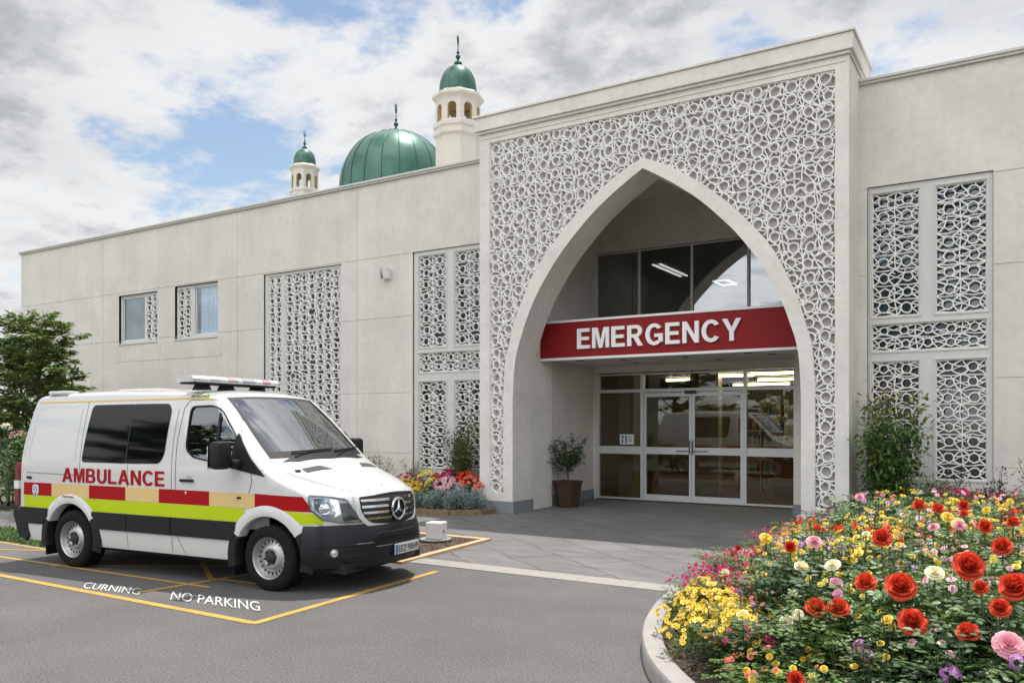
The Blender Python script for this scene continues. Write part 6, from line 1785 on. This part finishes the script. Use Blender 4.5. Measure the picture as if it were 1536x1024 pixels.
# broadleaf trees
def tree_mesh(seed, h, r, limbs=34, leafn=26, lsz=.11, z0=.25):
    rr = random.Random(seed); tr = MB(); cr = MB()
    tp = [(0,0,0), (rr.uniform(-.1,.1), rr.uniform(-.1,.1), h*.3), (rr.uniform(-.2,.2), rr.uniform(-.2,.2), h*.65), (rr.uniform(-.2,.2), rr.uniform(-.2,.2), h*.97)]
    tpc = catmull(tp, 5); tr.tube(tpc, [h*.022*(1-.85*k/(len(tpc)-1)) for k in range(len(tpc))], 9)
    for k in range(limbs):
        f = z0+(1-z0)*(k+.5)/limbs; i = min(int(f*(len(tpc)-1)), len(tpc)-2); b = Vector(tpc[i]); a = k*2.4+rr.uniform(-.3,.3)
        prof = math.sin(min(1, (1.05-f)/(1.05-z0)*1.05+.08)*pi*.62)
        L_ = r*prof*rr.uniform(.7, 1.12)+.15; d = Vector((math.cos(a), math.sin(a), .25+.5*f)); e = b+d.normalized()*L_; mid = b.lerp(e, .5)+Vector((0,0,L_*.08))
        pts = catmull([tuple(b), tuple(mid), tuple(e)], 5); tr.tube(pts, [h*.006*(1-.8*q/(len(pts)-1)) for q in range(len(pts))], 5, False)
        nt_ = int(3+L_*5.5)
        for q in range(nt_):
            t = .3+.7*(q+.5)/nt_; ii = min(int(t*(len(pts)-1)), len(pts)-2); c = Vector(pts[ii]).lerp(Vector(pts[ii+1]), t*(len(pts)-1)-ii)
            dd = (d.normalized()*.8+rv(rr, -.35, .35)).normalized(); tl = rr.uniform(.25, .5)*(.6+r*.25)
            e2 = c+dd*tl+Vector((0,0,-tl*.12)); tr.tube([tuple(c), tuple(e2)], [.006,.003], 4, False)
            s_ = dd.cross(Vector((0,0,1))).normalized()
            for w2 in range(leafn):
                u = rr.random(); sg = 1 if w2 % 2 else -1; p = c.lerp(e2, .15+.9*u)+rv(rr)*.05; ld = (s_*sg*.9+dd*.7+rv(rr)*.35+Vector((0,0,-.15))).normalized(); leaf(cr, p, ld, upish(ld, rr, .7), lsz*rr.uniform(.7, 1.25), lsz*.42)
    return tr, cr
def tree(label, x, y, h, r, mat, seed, group=None, **k):
    t = thing('broadleaf_tree', (x, y, 0), label, 'tree', group, world=False); a, b = tree_mesh(seed, h, r, **k)
    pick(None, as_mesh(a, 'trunk', BARK), 'trunk', t); pick(None, as_mesh(b, 'crown', mat), 'crown', t); return t
tree('leafy green tree rising behind the rear of the ambulance at the building corner', -18.3, 9.9, 3.95, .95, LEAF_TREE, 81, limbs=50, leafn=34, lsz=.12)
tree('darker tree behind the leafy one at the left picture edge', -21.6, 11.0, 3.7, 1.2, LEAF_MID, 82, limbs=40, leafn=22, lsz=.15)
def hedge(label, x, y, h, r, mat, seed, ry=None, size=.07, n=2600):
    t = thing('hedge_shrub', (x, y, 0), label, 'shrub', None, world=False); rr = random.Random(seed); lf = MB(); lumps = [(rr.uniform(-.5,.5)*r, rr.uniform(-.5,.5)*(ry or r), h*rr.uniform(.35, .68), rr.uniform(.35, .6)) for _ in range(9)]
    for k in range(n):
        lx, ly, lz, lr = rr.choice(lumps); d = rv(rr, -.6, 1.); q = rr.uniform(.7, 1.05); p = Vector((lx+d.x*lr*r*q, ly+d.y*lr*(ry or r)*q, max(.02, lz+d.z*lr*h*.75*q))); o = (d+rv(rr)*.6).normalized(); leaf(lf, p, o, upish(o, rr), size*rr.uniform(.6, 1.3), size*.5)
    pick(None, as_mesh(lf, 'foliage', mat), 'foliage', t)
    s = MB()
    for (lx, ly, lz, lr) in lumps: s.tube([(lx*.3, ly*.3, 0), (lx, ly, lz)], [.02,.01], 5)
    pick(None, as_mesh(s, 'stems', BARK), 'stems', t); return t
hedge('rounded green hedge shrub with white pink flowers behind the ambulance tail', -15.9, 8.9, 1.75, 1.1, LEAF_MID, 91)
hedge('bright green low shrub at the left edge beside the path', -15.0, 8.35, .95, .8, LEAF_LIGHT, 92, size=.06)
hedge('dark green hedge shrub behind the low bright one at the left edge', -18.2, 9.2, 1.7, 1.4, LEAF_DARK, 93, size=.09)
hedge('spreading green shrub far left beyond the path', -17.6, 8.2, 1.1, 1.1, LEAF_MID, 94)
t = thing('pink_flower', (-16.3, 8.2, .0), 'pink blossom cluster on top of the hedge at the left edge', 'flower', world=False)
for k in range(4):
    pick(None, head('p', k % 3), 'flower', t, (FR.uniform(-.5,.5), FR.uniform(-.1,.2), 1.50+FR.uniform(-.05,.05)), (FR.uniform(.3, 1.), 0, FR.uniform(-.5,.5)), .055)
s = MB()
for k in range(5): s.tube([(0,0,.2),(FR.uniform(-.5,.5),.05,1.6)], .006, 4)
s.build('stems', STEM, t)
# low ground cover strip at left between path and bay
gr = MB(); rr = random.Random(3)
for k in range(5200):
    x = rr.uniform(-15.5, -9.9); w_y = 6.38+(-11.2-x)*-.08; y = rr.uniform(6.25, 6.85) if x < -11 else rr.uniform(6.5+(x+11)*.9, 7.6)
    p = Vector((x, y, 0)); d = (Vector((0,0,1))+rv(rr)*.7).normalized(); leaf(gr, p, d, upish(d, rr), rr.uniform(.05, .13), .025)
gme = as_mesh(gr, 'ground_cover', LEAF_MID); go = bpy.data.objects.new('ground_cover', gme); COL.objects.link(go); tag(go, 'low green ground cover strip between the path and the marked bay', 'ground cover', None, 'stuff')
# bark chips in the mulch bed by the ambulance and at the kerb
ch = MB(); rr = random.Random(8)
for k in range(2600):
    if k < 1500: x, y, z = rr.uniform(-9.5, -6.75), rr.uniform(7.9, 9.95), .014
    else:
        x, y, z = rr.uniform(-2.9, .5), rr.uniform(3.6, 7.5), .093
        if not inisl(x, y) or dkerb(x, y) < .17 or dkerb(x, y) > .8: continue
    a = rr.uniform(0, 6.28); l = rr.uniform(.012, .04); w2 = l*.4; c_, s_ = math.cos(a), math.sin(a); h2 = rr.uniform(.004, .016)
    ch.quad((x-c_*l, y-s_*l, z), (x+s_*w2, y-c_*w2, z+h2), (x+c_*l, y+s_*l, z+h2*.6), (x-s_*w2, y+c_*w2, z+h2*.3))
o = ch.build('bark_chips', M('bark_chip', (.11,.07,.045), .9, randv=.6), recalc=False); tag(o, 'loose brown bark chips scattered over the planting beds', 'bark chips', None, 'stuff')
# trees across the road, behind the viewer: they fill the reflections in the glass
tp_ = thing('roadside_tree', (-22, -24, 0), 'tall leafy tree across the road, seen only in reflections', 'tree', 'trees across the road', world=False); a, b = tree_mesh(120, 9., 4.2, limbs=30, leafn=16, lsz=.42)
pick(None, as_mesh(a, 'trunk', BARK), 'trunk', tp_); pick(None, as_mesh(b, 'crown', LEAF_TREE), 'crown', tp_)
for k, (x, y, s_) in enumerate(((-34,-20,1.1),(-15,-27,.9),(-7,-24,1.15),(1,-28,.95),(9,-24,1.1),(18,-26,1.),(-44,-14,1.2))):
    c = copy_tree(tp_); c.location = (x, y, 0); c.rotation_euler.z = k*1.3; c.scale = (s_, s_, s_)
